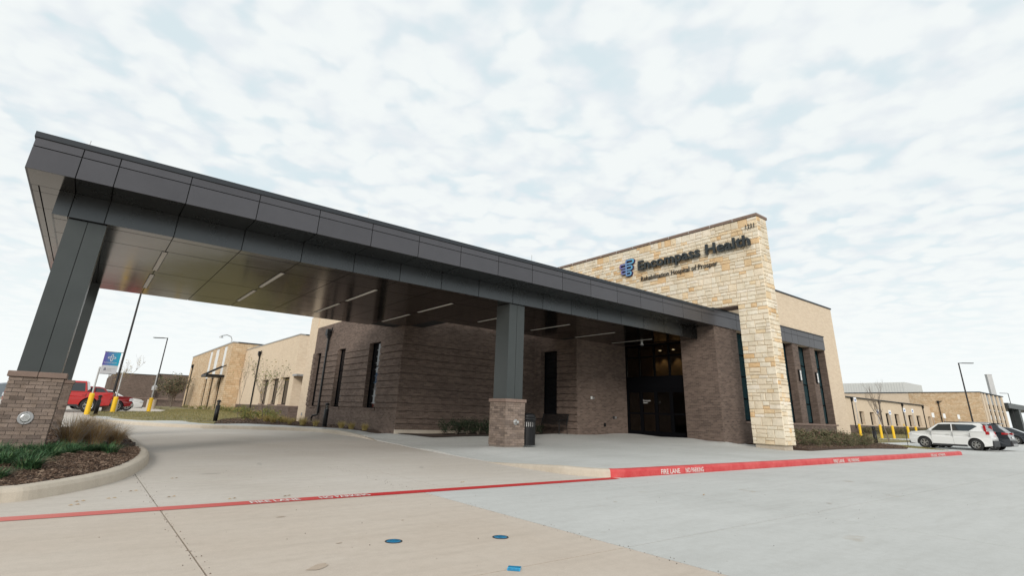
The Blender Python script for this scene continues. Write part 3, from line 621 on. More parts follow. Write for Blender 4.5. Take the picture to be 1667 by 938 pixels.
def column(label, loc):
    """pier of individual bricks with cap stone, clad shaft; local origin at centre of pier base"""
    t = thing('canopy_column', label, 'column', loc, group='canopy columns on brick piers')
    hw, hd, H_ = 0.39, 0.42, 1.34; ch = 0.0677
    part(t, 'pier_core', MB().box(-hw+0.012, hw-0.012, -hd+0.012, hd-0.012, -0.15, H_), 'mortar')
    protos = {}
    def brickmesh(L_, D_):
        key = (round(L_, 3), round(D_, 3))
        if key not in protos:
            mb = MB(); h = ch-0.009; e = 0.003
            mb.add([(-L_/2, -D_/2, 0), (L_/2, -D_/2, 0), (L_/2, D_/2, 0), (-L_/2, D_/2, 0), (-L_/2, -D_/2, h), (L_/2, -D_/2, h), (L_/2, D_/2, h), (-L_/2, D_/2, h)], [(0, 3, 2, 1), (4, 5, 6, 7), (0, 1, 5, 4), (1, 2, 6, 5), (2, 3, 7, 6), (3, 0, 4, 7)])
            protos[key] = mesh('brick', mb, 'pbrick')
        return protos[key]
    nc = int(H_/ch)
    for r_ in range(nc):
        z = H_-(r_+1)*ch+0.0045; grp = r_//4; gap_ = (r_ % 4 == 0 and r_ > 0)
        if gap_: z -= 0.004
        pr = 0.0 if grp % 2 else 0.004
        for sd_ in range(4):
            half = hw if sd_ % 2 == 0 else hd; other = hd if sd_ % 2 == 0 else hw
            # corner handling: sides 0/2 run the full width, sides 1/3 sit between them
            a0, a1 = (-half-pr, half+pr) if sd_ % 2 == 0 else (-half+0.017, half-0.017)
            x = a0; off = 0.101 if r_ % 2 else 0.203
            cuts = []; cur = a0+off
            while cur < a1-0.03: cuts.append(cur); cur += 0.203
            e_ = [a0]+cuts+[a1]
            for q in range(len(e_)-1):
                L_ = e_[q+1]-e_[q]-(0.008 if q < len(e_)-2 else 0.0)
                if L_ < 0.02: continue
                cx_ = e_[q]+L_/2; o = link('brick', brickmesh(L_, 0.03), t)
                d_ = other-0.015+pr+random.uniform(-0.0012, 0.0012)
                if sd_ == 0: o.location = (cx_, -d_, z)
                elif sd_ == 2: o.location = (cx_, d_, z)
                elif sd_ == 1: o.location = (d_, cx_, z); o.rotation_euler = (0, 0, math.pi/2)
                else: o.location = (-d_, cx_, z); o.rotation_euler = (0, 0, math.pi/2)
    part(t, 'cap_stone', MB().box(-hw-0.04, -0.003, -hd-0.04, hd+0.04, H_+0.002, H_+0.105), 'capstone', bevel=0.012)
    part(t, 'cap_stone', MB().box(0.003, hw+0.04, -hd-0.04, hd+0.04, H_+0.002, H_+0.105), 'capstone', bevel=0.012)
    cw, cdp = 0.325, 0.355; z0, z1 = H_+0.106, 4.50
    part(t, 'shaft_core', MB().box(-cw+0.015, cw-0.015, -cdp+0.015, cdp-0.015, z0, z1+0.04), 'core')
    for a, b in ((-cw, -0.006), (0.006, cw)):
        part(t, 'shaft_panel', MB().box(a, b, -cdp, -cdp+0.015, z0, z1), 'steel'); part(t, 'shaft_panel', MB().box(a, b, cdp-0.015, cdp, z0, z1), 'steel')
    part(t, 'shaft_panel', MB().box(-cw, -cw+0.015, -cdp+0.0152, cdp-0.0152, z0, z1), 'steel'); part(t, 'shaft_panel', MB().box(cw-0.015, cw, -cdp+0.0152, cdp-0.0152, z0, z1), 'steel')
    return t
col0 = column('charcoal canopy column on brick pier beside the entrance litter bin', (10.875, 13.92, 0.13))
copy_thing(col0, (-0.745, 13.92, 0.13), 'charcoal canopy column on brick pier standing in the mulch island, nearest the camera at far left')
copy_thing(col0, (-0.70, 21.5, 0.20), 'charcoal canopy column mostly hidden behind the left front column')
# fire department connections on two piers
def plaque(label, x, y, z, r, nozzle=False):
    t = thing('fire_connection_plate', label, 'metal plate', (x, y, z))
    part(t, 'plate', MB().lathe([(r, 0.0), (r, -0.012), (r*0.93, -0.018), (r*0.6, -0.018)], n=32, axis='y'), 'galv', smooth=False)
    part(t, 'ring', MB().lathe([(r*0.62, -0.016), (r*0.62, -0.03), (r*0.52, -0.034), (r*0.50, -0.026)], n=28, axis='y'), 'chrome')
    if nozzle: part(t, 'nozzle', MB().lathe([(r*0.42, -0.02), (r*0.42, -0.10), (r*0.5, -0.10), (r*0.5, -0.13), (r*0.2, -0.14)], n=20, axis='y'), 'chrome')
    else:
        mb = MB()
        for zz, hw_ in ((0.022, 0.026), (0.004, 0.036), (-0.014, 0.034)):
            for q in range(-3, 4):
                if abs(q*0.011) < hw_: mb.box(q*0.011-0.0035, q*0.011+0.0035, -0.030, -0.024, zz-0.005, zz+0.006)
        part(t, 'raised_lettering', mb, 'galv')
        for a in (0, 180):
            part(t, 'screw', MB().lathe([(0.006, -0.015), (0.006, -0.023)], (r*0.8*math.sin(math.radians(a)), 0, r*0.82*math.cos(math.radians(a))), 8, 'y'), 'plastic')
plaque('oval galvanised plate on the front of the left brick pier', -0.73, 13.497, 0.75, 0.115)
plaque('round silver hose connection on the front of the middle brick pier', 10.89, 13.497, 0.88, 0.085, True)
# weep tubes at the foot of the left pier
for x in (-1.02, -0.62):
    pass

# ------------------------------------------------------------------ building helpers
def wallmb(axis, c, th, a0, a1, z0, z1, ops=()):
    """wall in plane x=c (axis 'x', body towards +x) or y=c (body towards +y), rectangular openings (a0,a1,z0,z1)"""
    A = sorted({a0, a1}|{v for o in ops for v in o[:2] if a0 < v < a1}); Zs = sorted({z0, z1}|{v for o in ops for v in o[2:] if z0 < v < z1}); mb = MB()
    for j in range(len(Zs)-1):
        run = None
        for i in range(len(A)-1):
            ca, cz = (A[i]+A[i+1])/2, (Zs[j]+Zs[j+1])/2
            hole = any(o[0] < ca < o[1] and o[2] < cz < o[3] for o in ops)
            if not hole: run = [A[i], A[i+1]] if run is None else [run[0], A[i+1]]
            if (hole or i == len(A)-2) and run:
                if axis == 'x': mb.box(c, c+th, run[0], run[1], Zs[j], Zs[j+1])
                else: mb.box(run[0], run[1], c, c+th, Zs[j], Zs[j+1])
                run = None
    return mb
def bx(axis, c0, c1, a0, a1, z0, z1, mb=None):
    mb = mb or MB()
    return mb.box(c0, c1, a0, a1, z0, z1) if axis == 'x' else mb.box(a0, a1, c0, c1, z0, z1)
def bands(t, axis, c, a0, a1, z0, z1, mat, ops=(), h=0.31, pr=0.06):
    """proud brick bands separated by recessed joints, each band a part"""
    z = z1
    while z > z0+0.05:
        zb = max(z0, z-h)
        segs = [(a0, a1)]
        for o in ops:
            if o[2] < (z+zb)/2 < o[3]:
                ns = []
                for s in segs:
                    if o[1] <= s[0] or o[0] >= s[1]: ns.append(s); continue
                    if o[0] > s[0]: ns.append((s[0], o[0]))
                    if o[1] < s[1]: ns.append((o[1], s[1]))
                segs = ns
        for s in segs: part(t, 'brick_band', bx(axis, c-pr, c, s[0], s[1], zb+0.04, z), mat)
        z = zb
def window(t, axis, c, a0, a1, z0, z1, depth=0.3, rails=(), mulls=(), sill=None, fw=0.05, glass='glass', name='window'):
    f = MB(); d = c+depth
    bx(axis, d, d+0.06, a0, a0+fw, z0, z1, f); bx(axis, d, d+0.06, a1-fw, a1, z0, z1, f)
    bx(axis, d, d+0.06, a0+fw, a1-fw, z0, z0+fw, f); bx(axis, d, d+0.06, a0+fw, a1-fw, z1-fw, z1, f)
    zs = [z0+fw]+list(rails)+[z1-fw]; ms_ = [a0+fw]+list(mulls)+[a1-fw]
    for m_ in mulls: bx(axis, d+0.001, d+0.055, m_-fw/2, m_+fw/2, z0+fw, z1-fw, f)
    for r_ in rails: bx(axis, d+0.002, d+0.054, a0+fw, a1-fw, r_-fw/2, r_+fw/2, f)
    o = part(t, name, f, 'frame')
    for i in range(len(zs)-1):
        for j in range(len(ms_)-1):
            part(o, 'pane', bx(axis, d+0.03, d+0.038, ms_[j]+(fw/2 if j else 0), ms_[j+1]-(fw/2 if j < len(ms_)-2 else 0), zs[i]+(fw/2 if i else 0), zs[i+1]-(fw/2 if i < len(zs)-2 else 0)), glass)
    if sill: part(o, 'sill', bx(axis, c-0.03, c+depth, a0-0.02, a1+0.02, z0-0.08, z0-0.002), sill)
    return o
def downspout(t, axis, c, a, z0, z1, kick=True, arm=True):
    d = MB()
    def P(u, v, z): return (c-u, a+v, z) if axis == 'x' else (a+v, c-u, z)
    def B(u0, u1, v0, v1, z0_, z1_): return d.box(*( (c-u1, c-u0, a+v0, a+v1) if axis == 'x' else (a+v0, a+v1, c-u1, c-u0)), z0_, z1_)
    B(0.03, 0.13, -0.06, 0.06, z0+0.25, z1-0.2)
    o = part(t, 'downspout', d, 'black')
    hbm = MB()
    def HB(u0, u1, v0, v1, z0_, z1_): return hbm.box(*((c-u1, c-u0, a+v0, a+v1) if axis == 'x' else (a+v0, a+v1, c-u1, c-u0)), z0_, z1_)
    HB(0.0, 0.26, -0.17, 0.17, z1-0.28, z1+0.08); HB(0.04, 0.20, -0.11, 0.11, z1-0.42, z1-0.28)
    part(o, 'leader_head', hbm, 'black', bevel=0.01)
    if arm:
        am = MB(); am.tube([P(0.12, -0.17, z1-0.05), P(0.12, -0.42, z1-0.05), P(0.12, -0.5, z1-0.03), P(0.12, -0.52, z1+0.12)], 0.045, 8); part(o, 'overflow_arm', am, 'black')
    if kick:
        km = MB(); km.tube([P(0.08, 0, z0+0.27), P(0.1, 0, z0+0.17), P(0.25, 0.25, z0+0.12), P(0.28, 0.3, z0+0.02), P(0.28, 0.3, z0-0.15)], 0.05, 10); part(o, 'kick_out', km, 'black')
    return o
def coping(t, axis, c, a0, a1, z, d0=-0.05, d1=0.4, mat='cap', h=0.08, name='coping'):
    return part(t, name, bx(axis, c+d0, c+d1, a0, a1, z, z+h), mat)

# ------------------------------------------------------------------ left brick block with the long shaded wall
lb = thing('brick_block', 'dark brown brick block with three tall slot windows left of the entrance', 'building', (14, 27, 0)); world(lb)
w3 = (24.05, 25.35, 1.17, 4.27); w2 = (28.55, 29.72, 1.17, 4.27); w1 = (32.45, 33.45, 1.17, 4.27)
opsx = [tuple(v*10.5/10.88 if i < 2 else v*0.97+0.03 for i, v in enumerate(w_)) for w_ in (w3, w2, w1)]
BY1 = 32.75
part(lb, 'wall', wallmb('x', 10.5, 0.35, 21.35, BY1, -0.1, 5.75, opsx), 'brown')
part(lb, 'wall', wallmb('x', 10.515, 0.33, 21.35, BY1+0.0, 5.75, 6.55), 'cream')
part(lb, 'wall', wallmb('x', 10.48, 0.37, BY1, 33.95, -0.1, 6.58), 'cream')
part(lb, 'wall', wallmb('y', 33.95, 0.3, 10.5, 18.4, -0.1, 6.55), 'cream')
part(lb, 'wall', wallmb('y', 21.0, 0.35, 10.5, 18.4, -0.1, 5.75), 'brown')
part(lb, 'wall', wallmb('y', 21.015, 0.33, 10.515, 18.4, 5.75, 6.55), 'cream')
coping(lb, 'x', 10.48, 21.0, 34.0, 6.58)
part(lb, 'roof', MB().box(10.9, 24, 21.4, 33.9, 6.2, 6.3), 'cap')
bands(lb, 'x', 10.5, 21.0, BY1, opsx[0][2], opsx[0][3], 'brown', opsx)
bands(lb, 'y', 21.0, 10.44, 18.09, opsx[0][2]-0.62, opsx[0][3], 'brown')
part(lb, 'foundation_ledge', MB().box(10.46, 14.2, 20.93, 20.999, 0.10, 0.34), 'kerb')
for o in opsx: window(lb, 'x', 10.5, o[0], o[1], o[2], o[3], 0.15, rails=(3.05,), sill='brown')
downspout(lb, 'x', 10.48, 30.35, 0.55, 5.35)
for y in (33.3,): part(lb, 'outlet_cover', MB().box(10.455, 10.479, y-0.09, y+0.09, 0.62, 0.78), 'galv')
# recessed wall with window beside the bench, wall left of the doors
wb = (19.22, 20.42, 1.15, 4.2)
part(lb, 'wall', wallmb('x', 18.1, 0.3, 17.9, 21.0, -0.1, 6.0, [wb]), 'brown')
bands(lb, 'x', 18.1, 17.86, 20.94, 0.55, 4.27, 'brown', [wb])
window(lb, 'x', 18.1, wb[0], wb[1], wb[2], wb[3], 0.2, rails=(2.9,), sill='brown')
part(lb, 'wall', wallmb('y', 17.9, 0.3, 18.4, 21.66, -0.1, 6.0), 'brown')
part(lb, 'wall', MB().box(18.1, 18.4, 17.897, 17.9, -0.1, 6.0), 'brown')
for x, z, s, mt in ((19.05, 1.98, 0.05, 'white'), (19.2, 1.97, 0.035, 'galv'), (20.6, 1.12, 0.05, 'plastic'), (20.75, 1.12, 0.04, 'galv'), (19.95, 0.78, 0.06, 'black')):
    part(lb, 'wall_device', MB().box(x-s, x+s, 17.86, 17.895, z-s*1.3, z+s*1.3), mt)

# ------------------------------------------------------------------ entrance block
eb = thing('entrance_block', 'entrance block of brown and cream brick with glass doors under the canopy', 'building', (25, 15, 0)); world(eb)
# pilaster
part(eb, 'pilaster', MB().box(21.5, 23.40, 12.655, 14.42, -0.1, 5.95), 'brown')
# facade with tall windows behind the stone wall
wx = [(23.42, 24.8), (25.5, 26.9), (27.6, 29.01), (29.69, 31.09), (31.70, 32.99)]
part(eb, 'wall', wallmb('y', 12.655, 0.40, 23.402, 33.05, -0.1, 5.2, [(a, b, 1.17, 5.2) for a, b in wx]), 'brown')
part(eb, 'wall', wallmb('y', 12.64, 0.42, 33.05, 34.9, -0.1, 7.86), 'cream')
part(eb, 'wall', wallmb('y', 12.64, 0.42, 22.8, 33.05, 5.2, 7.86), 'cream')
part(eb, 'wall', wallmb('x', 34.55, 0.35, 13.06, 26, -0.1, 7.86), 'cream')
part(eb, 'wall', wallmb('x', 22.9, 0.35, 13.06, 26, 5.9, 7.86), 'cream')
part(eb, 'roof', MB().box(21.52, 34.5, 14.43, 33, 5.84, 5.92), 'cap'); part(eb, 'roof', MB().box(23.2, 34.6, 13, 26, 7.6, 7.7), 'cap')
coping(eb, 'y', 12.64, 22.8, 34.95, 7.86, -0.04, 0.45)
for a, b in wx: window(eb, 'y', 12.655, a, b, 1.17, 5.2, 0.36, rails=(2.15, 3.15, 4.15), glass='tealglass')
part(eb, 'sill', MB().box(23.40, 33.3, 12.62, 12.655, 1.08, 1.16), 'capstone')
VJ = [21.5, 23.40, 25.2, 27.3, 28.2, 29.01, 29.69, 31.09, 31.70, 33.05]
part(eb, 'band_backing', MB().box(21.52, 33.03, 12.615, 12.638, 5.21, 5.94), 'core')
for i in range(len(VJ)-1):
    part(eb, 'band_panel', MB().box(VJ[i]+0.008, VJ[i+1]-0.008, 12.59, 12.615, 5.20, 5.665), 'fascia'); part(eb, 'band_panel', MB().box(VJ[i]+0.008, VJ[i+1]-0.008, 12.59, 12.615, 5.683, 5.95), 'fascia')
part(eb, 'band_flashing', MB().box(21.46, 33.08, 12.56, 12.70, 5.952, 6.0), 'cap')
# lit wall sconces on the window piers
for x, lab in ((29.35, 'white slim wall lamp on the left brick pier right of the stone wall'), (31.4, 'white slim wall lamp on the right brick pier between the last two tall windows')):
    t = thing('wall_lamp', lab, 'wall lamp', (x, 12.655, 3.55), group='slim wall lamps'); 
    part(t, 'housing', MB().box(-0.09, 0.09, -0.09, -0.001, -0.29, 0.29), 'black', bevel=0.01); part(t, 'diffuser', MB().box(-0.06, 0.06, -0.105, -0.091, -0.25, 0.25), 'white')
    part(t, 'grille', MB().box(-0.075, 0.075, -0.108, -0.106, -0.10, -0.09).box(-0.075, 0.075, -0.108, -0.106, 0.09, 0.10), 'black')
# storefront
X0 = 21.66; Y0, Y1 = 14.42, 17.90
sf = MB()
ym = [Y0+0.03, 15.27, 16.14, 17.02, Y1-0.03]
for y in ym: sf.box(X0, X0+0.12, y-0.035, y+0.035, 0.3, 4.66)
for z0, z1 in ((0.3, 0.42), (2.42, 2.50), (3.0, 3.10), (4.02, 4.08), (4.58, 4.66)): sf.box(X0+0.003, X0+0.117, Y0, Y1, z0, z1)
st = part(eb, 'storefront_frame', sf, 'frame')
part(st, 'header_panel', MB().box(X0-0.02, X0+0.10, Y0+0.02, Y1-0.02, 2.50, 3.0), 'frame')
for i in range(4):
    a, b = ym[i]+0.036, ym[i+1]-0.036
    part(st, 'pane', MB().box(X0+0.05, X0+0.058, a, b, 3.10, 4.02), 'clear'); part(st, 'pane', MB().box(X0+0.05, X0+0.058, a, b, 4.08, 4.58), 'clear')
    d = MB(); dx = X0+0.02
    d.box(dx, dx+0.05, a, a+0.06, 0.42, 2.42); d.box(dx, dx+0.05, b-0.06, b, 0.42, 2.42); d.box(dx, dx+0.05, a+0.06, b-0.06, 0.42, 0.56); d.box(dx, dx+0.05, a+0.06, b-0.06, 2.34, 2.42); d.box(dx, dx+0.05, a+0.06, b-0.06, 1.32, 1.40)
    dd = part(eb, 'door', d, 'frame')
    for z0, z1 in ((0.56, 1.32), (1.40, 2.34)): part(dd, 'pane', MB().box(dx+0.02, dx+0.028, a+0.06, b-0.06, z0, z1), 'clear')
def door_sign():
    mtx = Matrix(((0, 0, -1, X0-0.002), (-1, 0, 0, 16.88), (0, 1, 0, 1.93), (0, 0, 0, 1)))
    text('door_lettering', 'Encompass', 0.10, 'white', eb, mtx=Matrix.Translation((-25, -15, 0)) @ mtx); mtx2 = Matrix(((0, 0, -1, X0-0.002), (-1, 0, 0, 16.88), (0, 1, 0, 1.83), (0, 0, 0, 1)))
    text('door_lettering', 'Health', 0.10, 'white', eb, mtx=Matrix.Translation((-25, -15, 0)) @ mtx2)
door_sign()
lob = MB(); lob.box(24.6, 24.7, 14.3, 18.2, 0.3, 4.7); lob.box(21.8, 24.6, 14.32, 14.40, 0.3, 4.7); lob.box(21.8, 24.6, 17.92, 18.0, 0.3, 4.7); lob.box(21.8, 24.7, 14.3, 18.2, 4.7, 4.76); lob.box(21.8, 24.7, 14.3, 18.2, 0.2, 0.3)
part(eb, 'lobby', lob, 'interior'); part(eb, 'lower_wall_shade', MB().box(24.2, 24.59, 14.42, 17.9, 0.31, 2.75), 'plastic')  # dark box added so the lower lobby wall looks unlit behind the doors
for y in (14.95, 16.0, 16.75, 17.6):
    part(eb, 'downlight', MB().lathe([(0.07, 4.66), (0.07, 4.70)], (24.25, y, 0), 14), 'lampglow')
    l_ = bpy.data.lights.new('lobby_downlight', 'SPOT'); l_.energy = 20; l_.color = (1, 0.72, 0.38); l_.spot_size = math.radians(75); l_.spot_blend = 0.6; l_.shadow_soft_size = 0.05
    lo = bpy.data.objects.new('lobby_downlight', l_); COL.objects.link(lo); lo.parent = eb; lo.location = (24.3-25, y-15, 4.55); lo.rotation_euler = (0, math.radians(-8), 0)
cam_ = thing('security_camera', 'small white dome camera hanging from the soffit in front of the doors', 'camera', (20.9, 16.2, 4.655)); part(cam_, 'mount', MB().lathe([(0.05, 0), (0.05, -0.07), (0.08, -0.09), (0.08, -0.13)], n=16), 'white'); part(cam_, 'dome', MB().lathe([(0.075, -0.13), (0.06, -0.18), (0.02, -0.20)], n=16), 'plastic', smooth=True)

# ------------------------------------------------------------------ stone sign wall
sw = thing('stone_sign_wall', 'tall cream limestone wall carrying the hospital name, standing on a concrete footing', 'wall', (22.4, 16, 0)); world(sw)
SX0, SX1, SY0, SY1, ZT = 22.0, 22.86, 10.35, 24.2, 9.98; LEG = 11.68; OPEN_Y = 13.0
part(sw, 'wall_core', MB().box(SX0+0.03, SX1-0.03, SY0+0.03, LEG-0.03, 0.305, ZT).box(SX0+0.03, SX1-0.03, LEG-0.03, SY1, 6.06, ZT), 'stonemortar')
part(sw, 'footing', MB().box(SX0+0.10, SX1-0.06, SY0+0.12, LEG-0.05, -0.1, 0.306), 'kerb')
part(sw, 'lintel_soffit', MB().box(SX0+0.03, SX1-0.03, LEG, SY1, 6.03, 6.058), 'capstone')
def ashlar(u0, u1, z0, z1, hole=None):
    """irregular coursed stones: courses of varied height, some stones two courses tall"""
    out = []; z = z0
    while z < z1-0.05:
        h = random.choice((0.14, 0.19, 0.25, 0.32)) if z1-z > 0.45 else z1-z
        if z1-z-h < 0.1: h = z1-z
        u = u0
        while u < u1-0.02:
            L_ = random.uniform(0.18, 0.52)
            if u1-u-L_ < 0.16: L_ = u1-u
            if h > 0.21 and random.random() < 0.5: f_ = random.choice((0.4, 0.5, 0.6)); m2 = u+L_*random.uniform(0.4, 0.6) if L_ > 0.5 and random.random() < 0.5 else None; out += [(u, u+L_, z, z+h*f_)]+([(u, u+L_, z+h*f_, z+h)] if m2 is None else [(u, m2, z+h*f_, z+h), (m2, u+L_, z+h*f_, z+h)])
            else: out.append((u, u+L_, z, z+h))
            u += L_
        z += h
    # merge: swap some vertically adjacent ones is skipped; jitter instead
    return out
def stone_mb(u0, u1, z0, z1, kind, mb=None):
    g_ = 0.004; pr = random.uniform(0.0, 0.014); mb = mb or MB(); j = lambda: random.uniform(-0.005, 0.005)
    a, b, c_, d_ = u0+g_+abs(j()), u1-g_-abs(j()), z0+g_+abs(j()), z1-g_-abs(j()); e = 0.012; bk = 0.032
    ring = [(a, c_), (b, c_), (b, d_), (a, d_)]; rin = [(a+e+j(), c_+e+j()), (b-e+j(), c_+e+j()), (b-e+j(), d_-e+j()), (a+e+j(), d_-e+j())]
    mid = ((a+b)/2+j()*3, (c_+d_)/2+j()*3)
    def P(u, z, o):
        if kind == 'X': return (SX0+bk-o, u, z)
        return (u, SY0+bk-o, z)
    o0, o1 = 0.022, 0.034+pr
    vs = [P(*p, 0) for p in ring]+[P(*p, o0) for p in ring]+[P(*p, o1+j()*0.5) for p in rin]+[P(*mid, o1+random.uniform(0, 0.012))]
    fs = [(i, (i+1) % 4, 4+(i+1) % 4, 4+i) for i in range(4)]+[(4+i, 4+(i+1) % 4, 8+(i+1) % 4, 8+i) for i in range(4)]+[(8+i, 8+(i+1) % 4, 12) for i in range(4)]
    if kind == 'Y': pass
    else: fs = [f[::-1] for f in fs]
    return mb.add(vs, fs)
stones = [('X', s) for s in ashlar(SY0-0.0, LEG, 0.30, 6.06)]+[('X', s) for s in ashlar(SY0, SY1, 6.06, ZT-0.0)]+[('Y', s) for s in ashlar(SX0, SX1, 0.30, ZT)]
def vis(s):
    k_, (a, b, c_, d_) = s; u = (a+b)/2; z = (c_+d_)/2
    p = Vector((SX0, u, z)) if k_ == 'X' else Vector((u, SY0, z)); dist = (p-Vector((0, 0, 1.12))).length
    hid = (k_ == 'X' and u > 11.5 and (z < 5.9+(u-12.5)*0.36+0.2))
    return -(b-a)*(d_-c_)/dist**2+(100 if hid else 0)
stones.sort(key=vis); big = stones[:298]; rest = MB()
for k_, s in big: part(sw, 'stone', stone_mb(*s, k_), 'stone')
for k_, s in stones[298:]: stone_mb(*s, k_, rest)
part(sw, 'small_stones', rest, 'stone', kind='stuff')
ln = 1.17; y = SY0-0.05
while y < SY1:
    y2 = min(SY1, y+ln); part(sw, 'coping_stone', MB().box(SX0-0.06, SX1+0.06, y+0.004, y2-0.008, ZT+0.002, ZT+0.13), 'capstone', bevel=0.008); 
    if y2 < SY1: part(sw, 'coping_joint', MB().box(SX0-0.062, SX1+0.055, y2-0.009, y2+0.005, ZT+0.004, ZT+0.125), 'white')
    y = y2
# sign letters: face looks towards -x, text runs towards -y
def signmtx(y, z, x=21.95): return Matrix(((0, 0, -1, x), (-1, 0, 0, y), (0, 1, 0, z), (0, 0, 0, 1)))
SG = thing('hospital_name_sign', 'large black raised letters reading Encompass Health high on the stone wall', 'sign', (21.9, 13.8, 8.65))
inv = Matrix.Translation((-21.9, -13.8, -8.65))
def letters(t, inv_, s, ystart, yend, z, size, mat, depth, off, x, pname, spacing=1.0):
    tot = ystart-yend; adv = []
    o_, wfull = text('m', s, size, mat, spacing=spacing); bpy.data.objects.remove(o_); xs_ = tot/wfull
    for i, ch in enumerate(s):
        if ch == ' ': continue
        if i: o_, wp = text('m', s[:i]+'|', size, mat, spacing=spacing); bpy.data.objects.remove(o_); o_, wb_ = text('m', '|', size, mat); bpy.data.objects.remove(o_); adv_ = (wp-wb_)
        else: adv_ = 0
        text(pname, ch, size, mat, t, depth=depth, offset=off, xscale=xs_, mtx=inv_ @ signmtx(ystart-adv_*xs_, z, x))
    return
letters(SG, inv, 'Encompass Health', 16.98, 10.72, 8.66, 0.71, 'signblack', 0.05, 0.018, 21.86, 'letter', 1.04)
S2 = thing('hospital_subtitle_sign', 'thin flat black lettering reading Rehabilitation Hospital of Prosper below the main name', 'sign', (21.94, 14.6, 8.06))
text('lettering', 'Rehabilitation Hospital of Prosper', 0.34, 'textblack', S2, depth=0.012, offset=0.001, xscale=fit_text('Rehabilitation Hospital of Prosper', 4.48, 0.34), mtx=Matrix.Translation((-21.94, -14.6, -8.06)) @ signmtx(16.88, 8.06, 21.935))
S3 = thing('street_number_sign', 'flat black street number 1231 under the coping at the wall corner', 'sign', (21.94, 10.6, 9.45))
for i, ch in enumerate('1231'): text('digit', ch, 0.30, 'textblack', S3, depth=0.012, offset=0.004, mtx=Matrix.Translation((-21.94, -10.6, -9.45)) @ signmtx(10.90-i*0.125, 9.45, 21.935), xscale=0.60)
# logo: winged staff of rounded loops
LG = thing('logo_emblem', 'blue and purple looped staff emblem left of the raised name letters', 'logo', (21.9, 17.77, 8.9))
def stroke(pts, r, closed=False, depth=0.09):
    """rounded ribbon in the wall plane; pts (u along -y, z)"""
    P_ = smoothpath(pts, 6); n_ = len(P_); L_ = []; R_ = []
    for i in range(n_):
        a = Vector(P_[max(i-1, 0)]); b = Vector(P_[min(i+1, n_-1)]); d = (b-a).normalized(); nn = Vector((-d.y, d.x)); L_.append(Vector(P_[i])+nn*r); R_.append(Vector(P_[i])-nn*r)
    mb = MB(); x0, x1 = 0.0-depth/2, 0.0+depth/2
    for i in range(n_): 
        for q, x in ((L_[i], x0), (R_[i], x0), (L_[i], x1), (R_[i], x1)): mb.v.append((x, -q[0], q[1]))
    for i in range(n_-1):
        a = i*4; b = a+4; mb.f += [(a, b, b+1, a+1), (a+2, a+3, b+3, b+2), (a, a+2, b+2, b), (a+1, b+1, b+3, a+3)]
    mb.f += [(0, 1, 3, 2), ((n_-1)*4, (n_-1)*4+2, (n_-1)*4+3, (n_-1)*4+1)]; return mb
def loop(u0, u1, z, h, right=True):   # hairpin loop from staff outward and back, u measured from staff centre
    s_ = 1 if right else -1; r = h/2
    return [(u0*s_, z+r), ((u0+u1)/2*s_, z+r*1.05), ((u1-r)*s_, z+r), (u1*s_-0.01*s_, z+r*0.7), (u1*s_, z), ((u1-0.02)*s_, z-r*0.6), ((u1-r)*s_, z-r), ((u0+u1)/2*s_, z-r), (u0*s_, z-r)]
back = MB(); front = MB()
loops = [(0.0, 0.50, 0.36, 0.20, True), (0.0, 0.40, 0.02, 0.19, True), (0.0, 0.32, -0.30, 0.18, True), (0.0, 0.42, 0.17, 0.19, False), (0.0, 0.34, -0.16, 0.18, False)]
for (a, b, z, h, rt) in loops:
    for tgt, r_, dx_, dp in ((back, 0.058, 0.03, 0.10), (front, 0.036, -0.035, 0.02)):
        m_ = stroke(loop(a, b, z, h, rt), r_, depth=dp); tgt.add([(v[0]+dx_, v[1], v[2]) for v in m_.v], m_.f)
for tgt, r_, dx_, dp in ((back, 0.058, 0.03, 0.10), (front, 0.036, -0.037, 0.02)):
    m_ = stroke([(0, 0.46), (0, 0.2), (0, -0.1), (0, -0.40)], r_, depth=dp); tgt.add([(v[0]+dx_*1.02, v[1], v[2]) for v in m_.v], m_.f)
lgback = panelmat('logo purple return', (0.045, 0.035, 0.12), 0.4, 0.1)
part(LG, 'loop_return', back, lgback); part(LG, 'loop_face', front, 'logo')

# ------------------------------------------------------------------ cream wing on the left
cw_ = thing('cream_wing', 'single-storey cream brick wing with three windows beyond the dark brick block', 'building', (20, 52, 0)); world(cw_)
CX, CY0, CY1 = 12.7, 43.7, 62.1
wops = [(44.8, 47.0, 1.24, 3.35), (47.8, 50.0, 1.24, 3.33), (51.0, 53.1, 1.24, 3.3)]
part(cw_, 'wall', wallmb('x', CX, 0.35, CY0, CY1, 1.15, 6.62, wops), 'cream'); part(cw_, 'wall', MB().box(CX+0.35, 24, CY0, CY0+0.3, 1.15, 6.62), 'cream')
part(cw_, 'watertable', MB().box(CX-0.03, CX+0.35, CY0-0.03, CY1, -0.1, 1.07), 'brown'); part(cw_, 'watertable', MB().box(CX+0.35, 24, CY0-0.03, CY0+0.3, -0.1, 1.07), 'brown')
part(cw_, 'ledge', MB().box(CX-0.06, CX+0.35, CY0-0.06, CY1, 1.072, 1.148), 'capstone'); part(cw_, 'ledge', MB().box(CX+0.35, 24, CY0-0.06, CY0+0.3, 1.072, 1.148), 'capstone')
part(cw_, 'roof', MB().box(CX+0.2, 24, CY0+0.1, CY1, 6.55, 6.6), 'cap')
coping(cw_, 'x', CX, CY0-0.05, CY1, 6.62, -0.05, 0.4, 'galv'); coping(cw_, 'y', CY0, CX+0.4, 24, 6.62, -0.05, 0.35)
for o in wops: window(cw_, 'x', CX, o[0], o[1], o[2], o[3], 0.30, mulls=((o[0]+o[1])/2,), sill='capstone', fw=0.06)
downspout(cw_, 'x', CX, 55.6, 0.45, 6.0)
